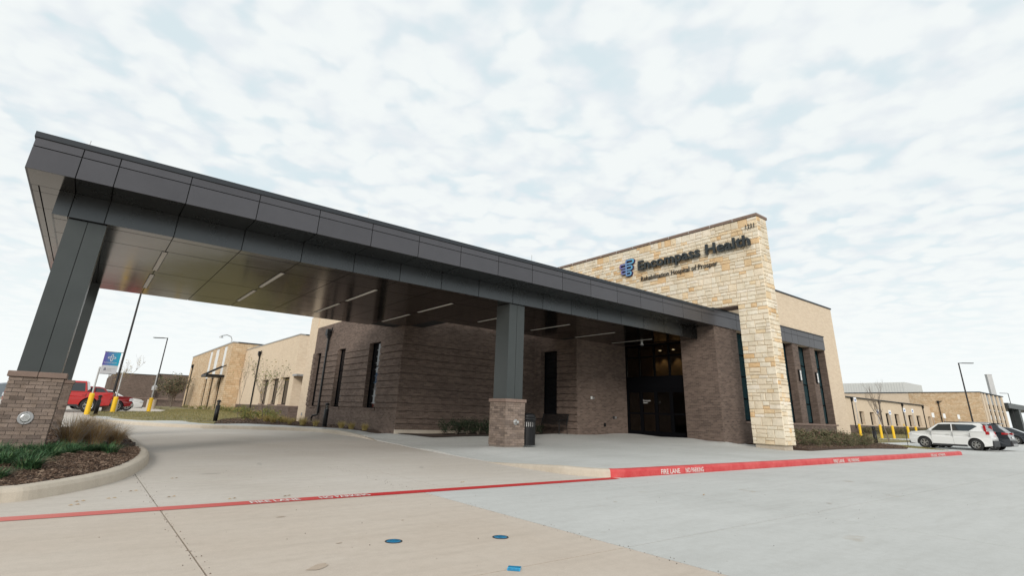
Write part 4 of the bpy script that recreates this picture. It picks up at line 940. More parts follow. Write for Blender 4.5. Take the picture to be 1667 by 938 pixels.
part(cw_, 'canopy_shelf', MB().box(12.55, 14.7, 42.6, 43.66, 3.36, 3.50), 'galv')
# stone pavilion
pv = thing('stone_pavilion', 'cream stone pavilion with three tall white panels and a rod-hung canopy', 'building', (16, 75, 0)); world(pv)
PX, PY0, PY1 = 11.3, 62.2, 89
strips = [(64.9, 66.6), (69.2, 71.4), (73.3, 75.1)]
k = M('small stone facing', 0.9); v1 = k.n('ShaderNodeTexBrick'); v1.offset = 0.37; v1.squash = 1.4; v1.squash_frequency = 3
for a, b in (('Scale', 1), ('Brick Width', 0.46), ('Row Height', 0.2), ('Mortar Size', 0.012)): v1.inputs[a].default_value = b
v1.inputs['Color1'].default_value = (0.70, 0.57, 0.41, 1); v1.inputs['Color2'].default_value = (0.60, 0.43, 0.27, 1); v1.inputs['Mortar'].default_value = (0.40, 0.30, 0.19, 1); k.l(k.vec('UV'), v1.inputs['Vector'])
k.col(k.mix(1.0, v1.outputs[0], k.ramp(k.noise(1.6, 5, 0.65), [(0.3, (0.78, 0.72, 0.64)), (0.7, (1.08, 1.06, 1.04))]), 'MULTIPLY')); k.bump(k.math('SUBTRACT', 1.0, v1.outputs['Fac']), 0.6, 0.02); MT['farstone'] = k.m
part(pv, 'wall', wallmb('x', PX, 0.4, PY0, PY1, -0.1, 7.33, [(a, b, 0.2, 7.2) for a, b in strips]), 'farstone'); part(pv, 'wall', MB().box(PX+0.4, 20, PY0, PY0+0.35, -0.1, 7.33), 'farstone')
part(pv, 'wall', MB().box(PX+0.4, 20, PY1-0.35, PY1, -0.1, 7.33), 'farstone'); part(pv, 'roof', MB().box(PX+0.2, 20, PY0+0.2, PY1-0.2, 7.15, 7.2), 'cap')
coping(pv, 'x', PX, PY0-0.06, PY1, 7.33, -0.06, 0.45, 'galv', 0.12); coping(pv, 'y', PY0, PX+0.45, 20, 7.33, -0.06, 0.4, 'cap', 0.12)
for a, b in strips:
    part(pv, 'metal_panel', MB().box(PX+0.06, PX+0.35, a, b, 3.95, 7.2), 'white'); window(pv, 'x', PX, a, b, 0.2, 3.9, 0.2)
cn = MB().box(9.55, PX-0.01, 63.3, 66.2, 3.78, 4.02); part(pv, 'rod_hung_canopy', cn, 'black')
for y in (63.5, 66.0): part(pv, 'hanger_rod', MB().tube([(9.62, y, 4.02), (PX+0.02, y, 5.05)], 0.06, 8), 'black')
downspout(pv, 'x', PX, 86.6, 0.4, 6.1)
t = thing('gooseneck_light', 'thin curved gooseneck light above the stone pavilion roof', 'light', (12.2, 68.5, 7.3)); part(t, 'arm', MB().tube([(0, 0, 0), (0, 0, 1.0), (-0.15, 0, 1.3), (-0.6, 0, 1.45), (-1.1, 0, 1.3)], 0.05, 8), 'galv'); part(t, 'shade', MB().lathe([(0.05, 0.1), (0.2, -0.05), (0.22, -0.12)], (-1.15, 0, 1.2), 14), 'galv')
# plain brown building far left
bb_ = thing('brown_block_building', 'long windowless brown brick building far behind the parked trucks', 'building', (12, 115, 0)); world(bb_)
part(bb_, 'wall', MB().box(3.55, 9.35, 110, 110.5, -0.2, 5.35), 'brown'); part(bb_, 'wall', MB().box(9.6, 22, 110.6, 111, -0.2, 5.60), 'brown'); part(bb_, 'wall', MB().box(3.2, 3.55, 110.0, 140, -0.2, 5.35), 'brown'); part(bb_, 'pier', MB().box(9.35, 9.6, 109.9, 111, -0.2, 5.62), 'brown')
part(bb_, 'ledge', MB().box(3.5, 22, 109.92, 109.999, 1.5, 1.65), 'capstone'); coping(bb_, 'y', 110, 3.2, 9.35, 5.35, -0.1, 0.6); coping(bb_, 'y', 110.6, 9.6, 22, 5.62, -0.1, 0.6)
# ------------------------------------------------------------------ far right buildings
rw = thing('right_low_wing', 'long low cream brick wing with small dark windows and black downspouts at right', 'building', (100, 35, 0)); world(rw)
RY = 30.53; rws = [(88.5, 90.2), (92.5, 94.3), (99.0, 101.0), (102.9, 105.0), (109.5, 111.7), (113.7, 116), (120.1, 121.9)]
part(rw, 'wall', wallmb('y', RY, 0.4, 60, 122.38, 1.25, 4.95, [(a, b, 1.35, 3.17) for a, b in rws]), 'cream'); part(rw, 'watertable', MB().box(60, 122.38, RY-0.03, RY+0.4, -0.2, 1.24), 'brown')
coping(rw, 'y', RY, 60, 118, 4.95, -0.3, 0.6, 'cap', 0.13); part(rw, 'roof', MB().box(60, 122.3, RY+0.3, 45, 4.8, 4.9), 'cap')
for a, b in rws: window(rw, 'y', RY, a, b, 1.35, 3.17, 0.5, fw=0.08)
for a in (86.2, 96.8, 107.2, 117.9): downspout(rw, 'y', RY, a, 0.6, 4.85, kick=False, arm=False)
rs = thing('right_stone_building', 'distant pale stone building with a row of slanted-looking tall window fins at far right', 'building', (130, 30, 0)); world(rs)
part(rs, 'wall', MB().box(122.44, 122.9, 22.98, 33.4, -0.2, 7.4), 'farstone'); part(rs, 'wall', MB().box(122.5, 122.9, 33.4, 60, -0.2, 7.35), 'cream')
part(rs, 'roof', MB().box(122.8, 140, 23.3, 60, 7.2, 7.3), 'cap'); coping(rs, 'x', 122.44, 22.9, 60, 7.4, -0.1, 0.6, 'cap', 0.14); coping(rs, 'y', 22.98, 123, 140.2, 7.4, -0.1, 0.5, 'cap', 0.14)
downspout(rs, 'x', 122.44, 29.1, 0.6, 5.9, kick=False)
part(rs, 'backing', MB().box(122.9, 140.1, 23.5, 23.9, -0.2, 7.38), 'core')
fx = [124.1, 126.2, 129.3, 132.6, 135.8, 139.2]
for i in range(5):
    a, b = fx[i]+0.45, fx[i+1]-0.35
    part(rs, 'metal_panel', MB().box(a, b, 23.2, 23.45, 5.6, 7.3), panelmat('pale blue panel', (0.30, 0.33, 0.36), 0.4, 0.2) if i == 0 else bpy.data.materials['pale blue panel']); part(rs, 'metal_panel', MB().box(a, b, 23.2, 23.45, 4.5, 4.75), bpy.data.materials['pale blue panel'])
    for z0, z1 in ((0.3, 4.5), (4.75, 5.6)): window(rs, 'y', 23.1, a, b, z0, z1, 0.15, fw=0.08)
for x in fx: part(rs, 'fin', MB().box(x-0.35, x+0.45, 22.98, 23.5, -0.2, 7.39), 'cream')
for i, x in enumerate(fx[1:5]): part(rs, 'wall_lamp', MB().box(x-0.1, x+0.12, 22.88, 22.97, 3.0, 3.7), 'white')
ph = thing('rooftop_penthouse', 'white ribbed rooftop enclosure behind the low wing roof at right', 'rooftop enclosure', (140, 52, 0)); world(ph)
pm = MB(); pm.box(131, 131.3, 36.0, 62, 6.8, 9.9); pm.box(131.3, 142, 36.0, 36.3, 6.8, 9.9)
for i in range(52): pm.box(130.95, 130.999, 36.2+i*0.5, 36.4+i*0.5, 6.8, 9.85)
part(ph, 'ribbed_wall', pm, 'pent'); part(ph, 'roof', MB().box(131, 142, 36, 62, 9.9, 9.95), 'pent')
t = thing('grey_pylon', 'slim pale grey pylon rising behind the far right stone building', 'pylon', (157, 27.2, 0), math.radians(35)); part(t, 'shaft', MB().box(-0.45, 0.45, -0.45, 0.45, 0, 12.9), 'galv'); part(t, 'cap', MB().box(-0.5, 0.5, -0.5, 0.5, 12.9, 13.0), 'galv')
t = thing('far_canopy', 'dark grey far canopy on a wide square column at the right edge', 'canopy', (150, 25, 0)); world(t)
part(t, 'slab', MB().box(140.4, 175, 22.5, 27, 5.4, 6.35), 'steel'); part(t, 'column', MB().box(149.4, 151.2, 22.6, 24.2, 0, 5.4), 'steel')

# ------------------------------------------------------------------ small built things
def bollard(label, loc, first=[None]):
    if first[0]: return copy_thing(first[0], loc, label)
    t = thing('bollard_light', label, 'bollard light', loc, group='black louvred bollard lights'); first[0] = t
    part(t, 'post', MB().lathe([(0.105, 0), (0.105, 0.80)], n=20), 'black', True); part(t, 'base_plate', MB().lathe([(0.13, 0), (0.13, 0.02), (0.11, 0.03)], n=20), 'black')
    lv = MB()
    for q in range(4): lv.lathe([(0.06, 0.82+q*0.035), (0.103, 0.815+q*0.035), (0.103, 0.822+q*0.035), (0.06, 0.838+q*0.035)], n=20)
    part(t, 'louvre', lv, 'black'); part(t, 'lamp_core', MB().lathe([(0.05, 0.80), (0.05, 0.96)], n=14), 'white')
    part(t, 'dome', MB().lathe([(0.108, 0.955), (0.106, 1.0), (0.09, 1.04), (0.055, 1.065), (0.0, 1.075)], n=20), 'black', True); return t
bollard('black bollard light in the mulch in front of the dark brick block windows', (9.31, 25.97, 0.26))
bollard('black bollard light on the lawn in front of the stone pavilion', (5.65, 31.7, 0.24))
bollard('black bollard light in front of the red vehicles at far left', (0.83, 39.9, 0.30))
bollard('black bollard light in the shrub bed near the white parked car', (37.4, 12.3, 0.08))
def sleeve(label, loc, hs_, hsleeve=1.2, sign=True, tag=''):
    t = thing('sleeved_sign_post', label, 'sign post', loc, group='sign posts with yellow sleeves')
    part(t, 'yellow_sleeve', MB().lathe([(0.12, 0), (0.12, hsleeve-0.06), (0.09, hsleeve), (0.0, hsleeve)], n=16), 'yellow', False)
    part(t, 'post', MB().tube([(0, 0, hsleeve), (0, 0, hs_)], 0.03, 8), 'galv')
    if sign:
        w_ = MB().box(-0.155, 0.155, -0.045, -0.035, hs_-0.48, hs_-0.02); part(t, 'sign_panel', w_, 'white'); 
        s_ = MB().box(-0.07, 0.07, -0.05, -0.0455, hs_-0.36, hs_-0.20); part(t, 'wheelchair_symbol', s_, bpy.data.materials['parking blue'])
    return t
paint('parking blue', (0.02, 0.10, 0.38), 0.5, 0)
def sleeveL(label, loc, hs_, hsl):
    t = thing('sleeved_sign_post', label, 'sign post', loc, group='sign posts with yellow sleeves')
    part(t, 'yellow_sleeve', MB().lathe([(0.13, 0), (0.13, hsl-0.06), (0.1, hsl), (0.0, hsl)], n=16), 'yellow'); part(t, 'post', MB().tube([(0, 0, hsl), (0, 0, hs_)], 0.045, 8), 'galv')
    part(t, 'sign_back', MB().box(-0.012, 0.012, -0.16, 0.16, hs_-0.5, hs_), 'galv'); return t
sleeveL('yellow sleeved sign post in front of the bright red vehicle wheel', (0.42, 39.5, 0.28), 2.65, 1.18)
sleeveL('yellow sleeved sign post right of the banner pole base', (1.72, 43.0, 0.34), 2.45, 0.98)
sleeveL('yellow sleeved sign post standing alone on the lawn near the brown building', (4.15, 49.2, 0.35), 2.75, 1.02)
labs = ['yellow sleeved parking sign, leftmost at right beside the cream wall', 'yellow sleeved parking sign just right of the black bollard light', 'yellow sleeved parking sign behind the bare young tree', 'yellow sleeved parking sign just left of the white car nose', 'yellow sleeved parking sign above the white car hood']
for lab, (x, y), h_, s_ in zip(labs, ((64.0, 22.3), (67.05, 21.4), (69.4, 21.0), (75.0, 21.2), (81.5, 22.2)), (4.0, 2.9, 2.9, 3.3, 3.4), (1.35, 1.35, 1.3, 1.3, 1.3)):
    t = sleeve(lab, (x, y, 0.0), h_, s_); t.rotation_euler = (0, 0, math.radians(-30))
for lab, (x, y) in (('bare sign post with white panel on the right, seen against the stone building left part', (92, 22.8)), ('bare sign post with white panel seen above the white car windshield', (96, 22.5)), ('bare sign post with white panel seen above the white car roof', (101, 22.0))):
    t = thing('parking_sign', lab, 'parking sign', (x, y, 0), math.radians(-30)); part(t, 'post', MB().tube([(0, 0, 0), (0, 0, 3.2)], 0.03, 8), 'galv'); part(t, 'sign_panel', MB().box(-0.2, 0.2, -0.05, -0.04, 2.6, 3.2), 'white')
t = thing('marker_stake', 'thin dark stake with a yellow tip beside the white car front bumper', 'stake', (40.1, 11.5, 0.0)); part(t, 'stake', MB().tube([(0, 0, 0), (0, 0, 1.22)], 0.016, 6), 'black'); part(t, 'tip', MB().tube([(0, 0, 1.22), (0, 0, 1.34)], 0.03, 8), 'yellow')
t = thing('garden_stake', 'thin leaning dark stake left of the right bollard light', 'stake', (36.6, 12.6, 0.1)); part(t, 'stake', MB().tube([(0, 0, 0), (0.12, 0, 0.9)], 0.012, 6), 'black')
t = thing('garden_stake', 'thin brown stake standing against the cream wall corner at right', 'stake', (39.5, 15.5, 0.05)); part(t, 'stake', MB().tube([(0, 0, 0), (0, 0, 1.7)], 0.02, 6), 'twig')
def lamppost(label, loc, h, arm, basew=0.32, baseh=0.75, r=0.075, dir_=(-1, 0)):
    t = thing('lamp_post', label, 'lamp post', loc, group='parking lot lamp posts')
    part(t, 'concrete_base', MB().lathe([(basew, -0.2), (basew, baseh), (basew-0.03, baseh+0.02)], n=24), 'kerb'); part(t, 'base_cover', MB().box(-0.16, 0.16, -0.16, 0.16, baseh+0.02, baseh+0.10), 'black')
    part(t, 'pole', MB().tube([(0, 0, baseh), (0, 0, h)], r, 8, r*0.75), 'black')
    dx, dy = dir_; hd = part(t, 'lamp_arm', MB().tube([(0, 0, h-0.05), (dx*0.4, dy*0.4, h-0.03)], 0.04, 8), 'black')
    part(t, 'lamp_head', MB().prism([(0.35, -0.13), (arm, -0.16), (arm, 0.16), (0.35, 0.13)], lambda u, v: (dx*u-dy*v, dy*u+dx*v, h-0.07), lambda u, v: (dx*u-dy*v, dy*u+dx*v, h+0.01)), 'black'); return t
bp = lamppost('black lamp post carrying a blue and purple banner at left', (1.62, 45.6, 0.33), 9.5, 1.0, 0.42, 0.80)
BN = thing('pole_banner', 'blue to purple banner with a white looped cross hung on the left lamp post', 'banner', (1.0, 45.6, 3.3)); world(BN)
part(BN, 'upper_print', MB().box(0.55, 1.45, 45.585, 45.60, 3.34, 4.22), 'banner'); part(BN, 'lower_print', MB().box(0.55, 1.45, 45.585, 45.60, 2.80, 3.335), flat('pale grey banner print', (0.50, 0.52, 0.54), 0.7, var=0.03))
part(BN, 'bracket', MB().tube([(0.52, 45.6, 4.24), (1.60, 45.6, 4.24)], 0.018, 6), 'black'); part(BN, 'bracket', MB().tube([(0.52, 45.6, 2.78), (1.60, 45.6, 2.78)], 0.018, 6), 'black')
cr = MB(); pts = []
for i in range(65):
    a = 2*math.pi*i/64; r_ = 0.135+0.085*math.cos(4*a); pts.append((1.0+r_*math.cos(a), 45.575, 3.85+r_*math.sin(a)))
cr.tube(pts, 0.016, 5); part(BN, 'looped_cross', cr, 'white')
text('banner_lettering', 'ENCOMPASS HEALTH', 0.075, 'white', BN, mtx=Matrix.Translation((-1.0, -45.6, -3.3)) @ Matrix.Translation((0.60, 45.58, 3.50)) @ Matrix.Rotation(math.pi/2, 4, 'X'))
text('banner_lettering', 'Encompass', 0.10, 'galv', BN, mtx=Matrix.Translation((-1.0, -45.6, -3.3)) @ Matrix.Translation((0.88, 45.58, 3.10)) @ Matrix.Rotation(math.pi/2, 4, 'X'))
text('banner_lettering', 'Health', 0.10, 'galv', BN, mtx=Matrix.Translation((-1.0, -45.6, -3.3)) @ Matrix.Translation((0.88, 45.58, 3.0)) @ Matrix.Rotation(math.pi/2, 4, 'X'))
em = MB()
for q in range(3): em.box(0.70+0.01*q, 0.84-0.01*q, 45.57, 45.584, 3.02+q*0.06, 3.05+q*0.06)
part(BN, 'small_emblem', em, lgback)
lamppost('tall thin black lamp post in front of the brown building', (6.3, 73.5, 0.35), 7.9, 1.6, 0.45, 0.95, dir_=(-0.79, 0.61))
lamppost('tall black lamp post rising behind the white parked car', (81.8, 16.6, 0.0), 8.75, 1.5, 0.3, 0.9, 0.09, dir_=(0.62, -0.78))
lamppost('distant lamp post behind the far canopy at the right edge', (146, 23.0, 0.0), 8.4, 1.6, 0.3, 0.9, dir_=(-0.79, 0.61))
t = thing('water_meter_post', 'small grey post with a round head near the lawn edge at far left', 'post', (5.6, 66, 0.3)); part(t, 'post', MB().tube([(0, 0, 0), (0, 0, 1.9)], 0.06, 8), 'galv'); part(t, 'head', MB().lathe([(0.25, 1.9), (0.25, 2.25), (0.1, 2.4)], n=14), 'galv')
# litter bin
t = thing('litter_bin', 'black slatted metal litter bin standing right of the middle brick pier', 'litter bin', (11.77, 13.98, 0.145))
part(t, 'liner', MB().lathe([(0.235, 0.05), (0.235, 0.83), (0.19, 0.84)], n=24), 'plastic'); part(t, 'base_ring', MB().lathe([(0.25, 0.03), (0.285, 0.03), (0.285, 0.07), (0.25, 0.07)], n=28), 'black'); part(t, 'top_ring', MB().lathe([(0.25, 0.80), (0.30, 0.80), (0.31, 0.84), (0.30, 0.87), (0.25, 0.87)], n=28), 'black')
for q in range(26):
    a = 2*math.pi*q/26; ca, sa = math.cos(a), math.sin(a)
    part(t, 'slat', MB().prism([(-0.022, 0), (0.022, 0), (0.022, 0.008), (-0.022, 0.008)], lambda u, v: (ca*(0.272+v)-sa*u, sa*(0.272+v)+ca*u, 0.06), lambda u, v: (ca*(0.280+v)-sa*u, sa*(0.280+v)+ca*u, 0.80)), 'black')
part(t, 'dome_lid', MB().lathe([(0.29, 0.872), (0.285, 0.93), (0.25, 0.99), (0.17, 1.02), (0.17, 0.99)], n=28), 'black', True)
lm = MB()
for q in range(9):
    a = math.radians(200+q*14)
    lm.box(0.292*math.cos(a)-0.012, 0.292*math.cos(a)+0.012, 0.292*math.sin(a)-0.012, 0.292*math.sin(a)+0.012, 0.60, 0.71)
part(t, 'white_sticker', MB().lathe([(0.2365, 0.60), (0.2365, 0.74)], n=24), 'white')
# bench
t = thing('bench', 'black metal slatted bench against the brick wall beneath the window', 'bench', (17.55, 19.15, 0.30), math.radians(-90))
for q in range(7): part(t, 'seat_slat', MB().box(-0.85, 0.85, -0.20+q*0.065, -0.15+q*0.065, 0.43, 0.445), 'black')
for q in range(22): x = -0.82+q*0.078; part(t, 'back_slat', MB().prism([(-0.02, 0), (0.02, 0), (0.02, 0.012), (-0.02, 0.012)], lambda u, v: (x+u, 0.24+v, 0.45), lambda u, v: (x+u, 0.36+v, 0.86)), 'black')
part(t, 'back_rail', MB().tube([(-0.87, 0.365, 0.87), (0.87, 0.365, 0.87)], 0.02, 8), 'black')
for s_ in (-0.87, 0.87):
    part(t, 'leg', MB().tube([(s_, -0.24, 0), (s_, -0.24, 0.44), (s_, -0.25, 0.60), (s_, -0.18, 0.645), (s_, 0.22, 0.66), (s_, 0.30, 0.66)], 0.02, 8), 'black'); part(t, 'leg', MB().tube([(s_, 0.28, 0), (s_, 0.23, 0.44), (s_, 0.36, 0.87)], 0.02, 8), 'black')

# ------------------------------------------------------------------ vehicles (local: +x forward, wheels on z=0)
def wheel(t, x, y, r, w_=0.22, rim='chrome', dark=False):
    s = 1 if y > 0 else -1
    ty = part(t, 'wheel', MB().lathe([(r*0.62, -w_/2*s), (r*0.93, -w_/2*s), (r, -w_*0.36*s), (r, w_*0.36*s), (r*0.93, w_/2*s), (r*0.62, w_/2*s)], (x, y, r), 28, 'y', False), 'rubber', True)
    rm = MB(); rm.lathe([(r*0.64, (w_/2-0.03)*s), (r*0.64, (w_/2-0.005)*s), (r*0.58, (w_/2-0.01)*s), (r*0.56, (w_/2-0.06)*s)], (x, y, r), 28, 'y', False)
    for q in range(5):
        a = 2*math.pi*q/5+0.3; ca, sa = math.cos(a), math.sin(a)
        for off in (-0.1, 0.1):
            b0 = a+off*2.2; rm.prism([(-0.018, 0), (0.018, 0), (0.014, 1), (-0.014, 1)], lambda u, v: (x+math.cos(a+off*0.6+ (off*1.6)*v)*(r*0.12+v*r*0.47)-math.sin(a)*u, y+(w_/2-0.035)*s, r+math.sin(a+off*0.6+(off*1.6)*v)*(r*0.12+v*r*0.47)+math.cos(a)*u), lambda u, v: (x+math.cos(a+off*0.6+(off*1.6)*v)*(r*0.12+v*r*0.47)-math.sin(a)*u, y+(w_/2-0.008)*s, r+math.sin(a+off*0.6+(off*1.6)*v)*(r*0.12+v*r*0.47)+math.cos(a)*u))
    rm.lathe([(r*0.15, (w_/2-0.05)*s), (r*0.15, (w_/2-0.0)*s), (r*0.08, (w_/2+0.003)*s)], (x, y, r), 14, 'y')
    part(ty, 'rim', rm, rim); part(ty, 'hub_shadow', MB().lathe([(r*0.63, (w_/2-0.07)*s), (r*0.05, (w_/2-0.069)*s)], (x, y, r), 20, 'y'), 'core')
def car(name, label, cat, loc, rotz, paintm, P, scale=1.0, rim='chrome'):
    t = thing(name, label, cat, loc, rotz, scale=scale); W = P['W']/2; r = P['r']; xr, xf = P['xr'], P['xf']; zb = P['zb']
    def arch(xc, rr, z0):
        a0 = math.asin(min(1, (z0-r)/rr)) if abs(z0-r) < rr else 0; o = []
        for i in range(13): a = math.pi-a0-(math.pi-2*a0)*i/12; o.append((xc+rr*math.cos(a), r+rr*math.sin(a)))
        return o
    ra = r*1.18
    bottom = [(P['x0']+0.05, zb+0.08)]+arch(xr, ra, zb+0.02)+arch(xf, ra, zb+0.02)+[(P['x1']-0.06, zb+0.08)]
    prof = bottom+P['top']      # top goes front to rear
    def wy(z): return W-0.05*max(0, (z-P['belt']*0.7))-0.05*max(0, 0.45-z)
    body = MB(); n_ = len(prof)
    # rounded plan: narrower toward both ends
    def yy(x, z):
        e = max(0, (x-(P['x1']-0.55))/0.55, ((P['x0']+0.4)-x)/0.4*0.7); return wy(z)-0.16*e*e
    body.v = [(x, -yy(x, z), z) for x, z in prof]+[(x, yy(x, z), z) for x, z in prof]
    body.f = [(i, (i+1) % n_, n_+(i+1) % n_, n_+i) for i in range(n_)]
    # side faces: triangulate the outline
    from mathutils.geometry import tessellate_polygon
    tris = [tuple(f) for f in tessellate_polygon([[Vector((x, z, 0)) for x, z in prof]])]
    body.f += tris+[tuple(n_+i for i in f)[::-1] for f in tris]
    bo = part(t, 'body', body, paintm, bevel=0.045); 
    bm = bmesh.new(); bm.from_mesh(bo.data); bmesh.ops.recalc_face_normals(bm, faces=bm.faces[:]); bm.to_mesh(bo.data); bm.free()
    # inner dark tub behind the arches
    part(t, 'wheel_well', MB().box(P['x0']+0.25, P['x1']-0.25, -W+0.24, W-0.24, zb+0.02, P['belt']-0.12), 'core')
    gh = P['gh']; n2 = len(gh); zt = max(z for x, z in gh); zl = min(z for x, z in gh)
    def gy(z, o=0.0): return W-0.07-(z-zl)/(zt-zl)*0.17+o
    g = MB(); g.v = [(x, -gy(z), z) for x, z in gh]+[(x, gy(z), z) for x, z in gh]; g.f = [tuple(range(n2)), tuple(range(n2, 2*n2))[::-1]]+[(i, n2+i, n2+(i+1) % n2, (i+1) % n2) for i in range(n2)]
    go = part(t, 'cabin', g, P.get('cabinm', paintm), bevel=0.035)
    bm = bmesh.new(); bm.from_mesh(go.data); bmesh.ops.recalc_face_normals(bm, faces=bm.faces[:]); bm.to_mesh(go.data); bm.free()
    for wp in P['win']:
        for s in (-1, 1):
            mb = MB().prism(wp, lambda x, z: (x, s*gy(z, -0.02), z), lambda x, z: (x, s*gy(z, 0.006), z)); part(t, 'side_window', mb, 'carglass')
    for nm, (xa, za, xb, zb_) in (('windshield', P['ws']), ('rear_window', P['rw'])):
        d = Vector((xb-xa, zb_-za)).normalized(); nx, nz = (d.y, -d.x)
        if (nm == 'windshield') != (nx > 0): nx, nz = -nx, -nz
        mb = MB(); o1 = 0.008
        q = [(xa, za, 0.09), (xb, zb_, 0.10)]
        mb.v = [(x+nx*o1, s*(gy(z)-i_), z+nz*o1) for (x, z, i_) in q for s in (-1, 1)]+[(x-nx*0.03, s*(gy(z)-i_), z-nz*0.03) for (x, z, i_) in q for s in (-1, 1)]
        mb.f = [(0, 1, 3, 2), (4, 6, 7, 5), (0, 2, 6, 4), (1, 5, 7, 3), (0, 4, 5, 1), (2, 3, 7, 6)]; part(t, nm, mb, 'carglass')
    for x in (xr, xf):
        for s in (-1, 1): wheel(t, x, s*(W-0.12), r, rim=rim)
    for nm, x, w_, z0, z1, mt in P['ends']: part(t, nm, MB().box(min(x), max(x), -w_, w_, z0, z1), mt, bevel=0.02)
    for nm, x, y0_, y1_, z0, z1, mt in P['lamps']:
        for s in (-1, 1): part(t, nm, MB().box(min(x), max(x), min(s*y0_, s*y1_), max(s*y0_, s*y1_), z0, z1), mt, bevel=0.015)
    for s in (-1, 1):
        part(t, 'sill_trim', MB().box(xr+ra+0.02, xf-ra-0.02, min(s*(W-0.08), s*(W+0.004)), max(s*(W-0.08), s*(W+0.004)), zb-0.02, zb+0.09), 'plastic')
        part(t, 'mirror', MB().box(P['mx']-0.06, P['mx']+0.06, min(s*(W-0.02), s*(W+0.17)), max(s*(W-0.02), s*(W+0.17)), P['belt']+0.03, P['belt']+0.17), paintm, bevel=0.03)
        for hx in P['handles']: part(t, 'door_handle', MB().box(hx-0.08, hx+0.08, min(s*(W-0.04), s*(W+0.01)), max(s*(W-0.04), s*(W+0.01)), P['belt']-0.13, P['belt']-0.10), paintm)
        for dx in P['seams']: part(t, 'door_seam', MB().box(dx-0.003, dx+0.003, min(s*(W-0.05), s*(W+0.0015)), max(s*(W-0.05), s*(W+0.0015)), zb+0.1, P['belt']-0.02), 'core')
    return t
soul = dict(W=1.80, r=0.335, x0=-2.1, x1=2.1, xr=-1.30, xf=1.27, zb=0.22, belt=1.02,
 top=[(2.10, 0.55), (2.06, 0.86), (1.93, 0.97), (1.1, 1.06), (0.98, 1.07), (-1.75, 1.12), (-2.0, 1.05), (-2.1, 0.72)],
 gh=[(1.12, 1.02), (0.45, 1.50), (0.2, 1.56), (-1.45, 1.60), (-1.72, 1.54), (-2.02, 1.04)],
 win=[[(0.86, 1.07), (0.40, 1.46), (-0.22, 1.49), (-0.22, 1.07)], [(-0.28, 1.07), (-0.28, 1.49), (-1.30, 1.49), (-1.52, 1.40), (-1.05, 1.09)]],
 ws=(1.08, 1.06, 0.48, 1.48), rw=(-1.98, 1.12, -1.77, 1.50), mx=0.82, handles=(-0.05, -1.0), seams=(0.85, -0.25, -1.1),
 ends=[('front_bumper', (1.85, 2.13), 0.70, 0.24, 0.44, 'plastic'), ('rear_bumper', (-2.14, -1.85), 0.74, 0.26, 0.60, 'plastic'), ('licence_plate', (-2.13, -2.08), 0.16, 0.66, 0.78, 'white'), ('roof_spoiler', (-1.88, -1.5), 0.62, 1.555, 1.60, 'carwhite')],
 lamps=[('headlight', (1.90, 2.085), 0.50, 0.80, 0.78, 0.86, 'headlamp'), ('tail_light', (-1.93, -1.80), 0.73, 0.83, 1.12, 1.46, 'taillamp'), ('tail_light', (-2.03, -1.86), 0.66, 0.855, 0.93, 1.12, 'taillamp'), ('roof_rail', (-1.3, 0.1), 0.60, 0.64, 1.585, 1.635, 'plastic')])
for s_, q in (('roof', 0),): pass
SC = 0.962
c1 = car('parked_suv', 'white compact boxy SUV with red tail lights parked at right', 'car', (44.98, 10.38, -0.07), math.pi/2, 'carwhite', soul, 1.02)
k2 = dict(soul); k2.update(W=1.86, x0=-2.3, x1=2.3, xr=-1.4, xf=1.35, top=[(2.3, 0.55), (2.24, 0.90), (2.1, 1.0), (1.2, 1.10), (-2.0, 1.14), (-2.22, 1.0), (-2.3, 0.7)], gh=[(1.2, 1.05), (0.4, 1.58), (0.1, 1.66), (-1.3, 1.68), (-1.65, 1.60), (-2.2, 1.08)],
 win=[[(0.9, 1.1), (0.38, 1.5), (-0.25, 1.58), (-0.25, 1.1)], [(-0.31, 1.1), (-0.31, 1.58), (-1.3, 1.58), (-1.75, 1.3), (-1.2, 1.12)]], rw=(-2.12, 1.16, -1.72, 1.54),
 ends=[('front_bumper', (2.05, 2.33), 0.7, 0.24, 0.44, 'plastic'), ('rear_bumper', (-2.36, -2.05), 0.76, 0.28, 0.62, 'plastic'), ('skid_plate', (-2.385, -2.2), 0.55, 0.30, 0.44, 'galv'), ('licence_plate', (-2.33, -2.28), 0.16, 0.74, 0.86, 'white'), ('roof_spoiler', (-1.95, -1.5), 0.6, 1.63, 1.68, 'carblack')],
 lamps=[('headlight', (2.08, 2.28), 0.5, 0.82, 0.8, 0.9, 'headlamp'), ('tail_light', (-2.27, -1.95), 0.45, 0.90, 0.98, 1.10, 'taillamp'), ('roof_rail', (-1.3, 0.2), 0.62, 0.66, 1.665, 1.72, 'galv')])
car('parked_suv', 'blue-black SUV with wide red tail light parked just beyond the white SUV', 'car', (47.9, 10.2, -0.07), math.pi/2, 'carblack', k2, 1.0)
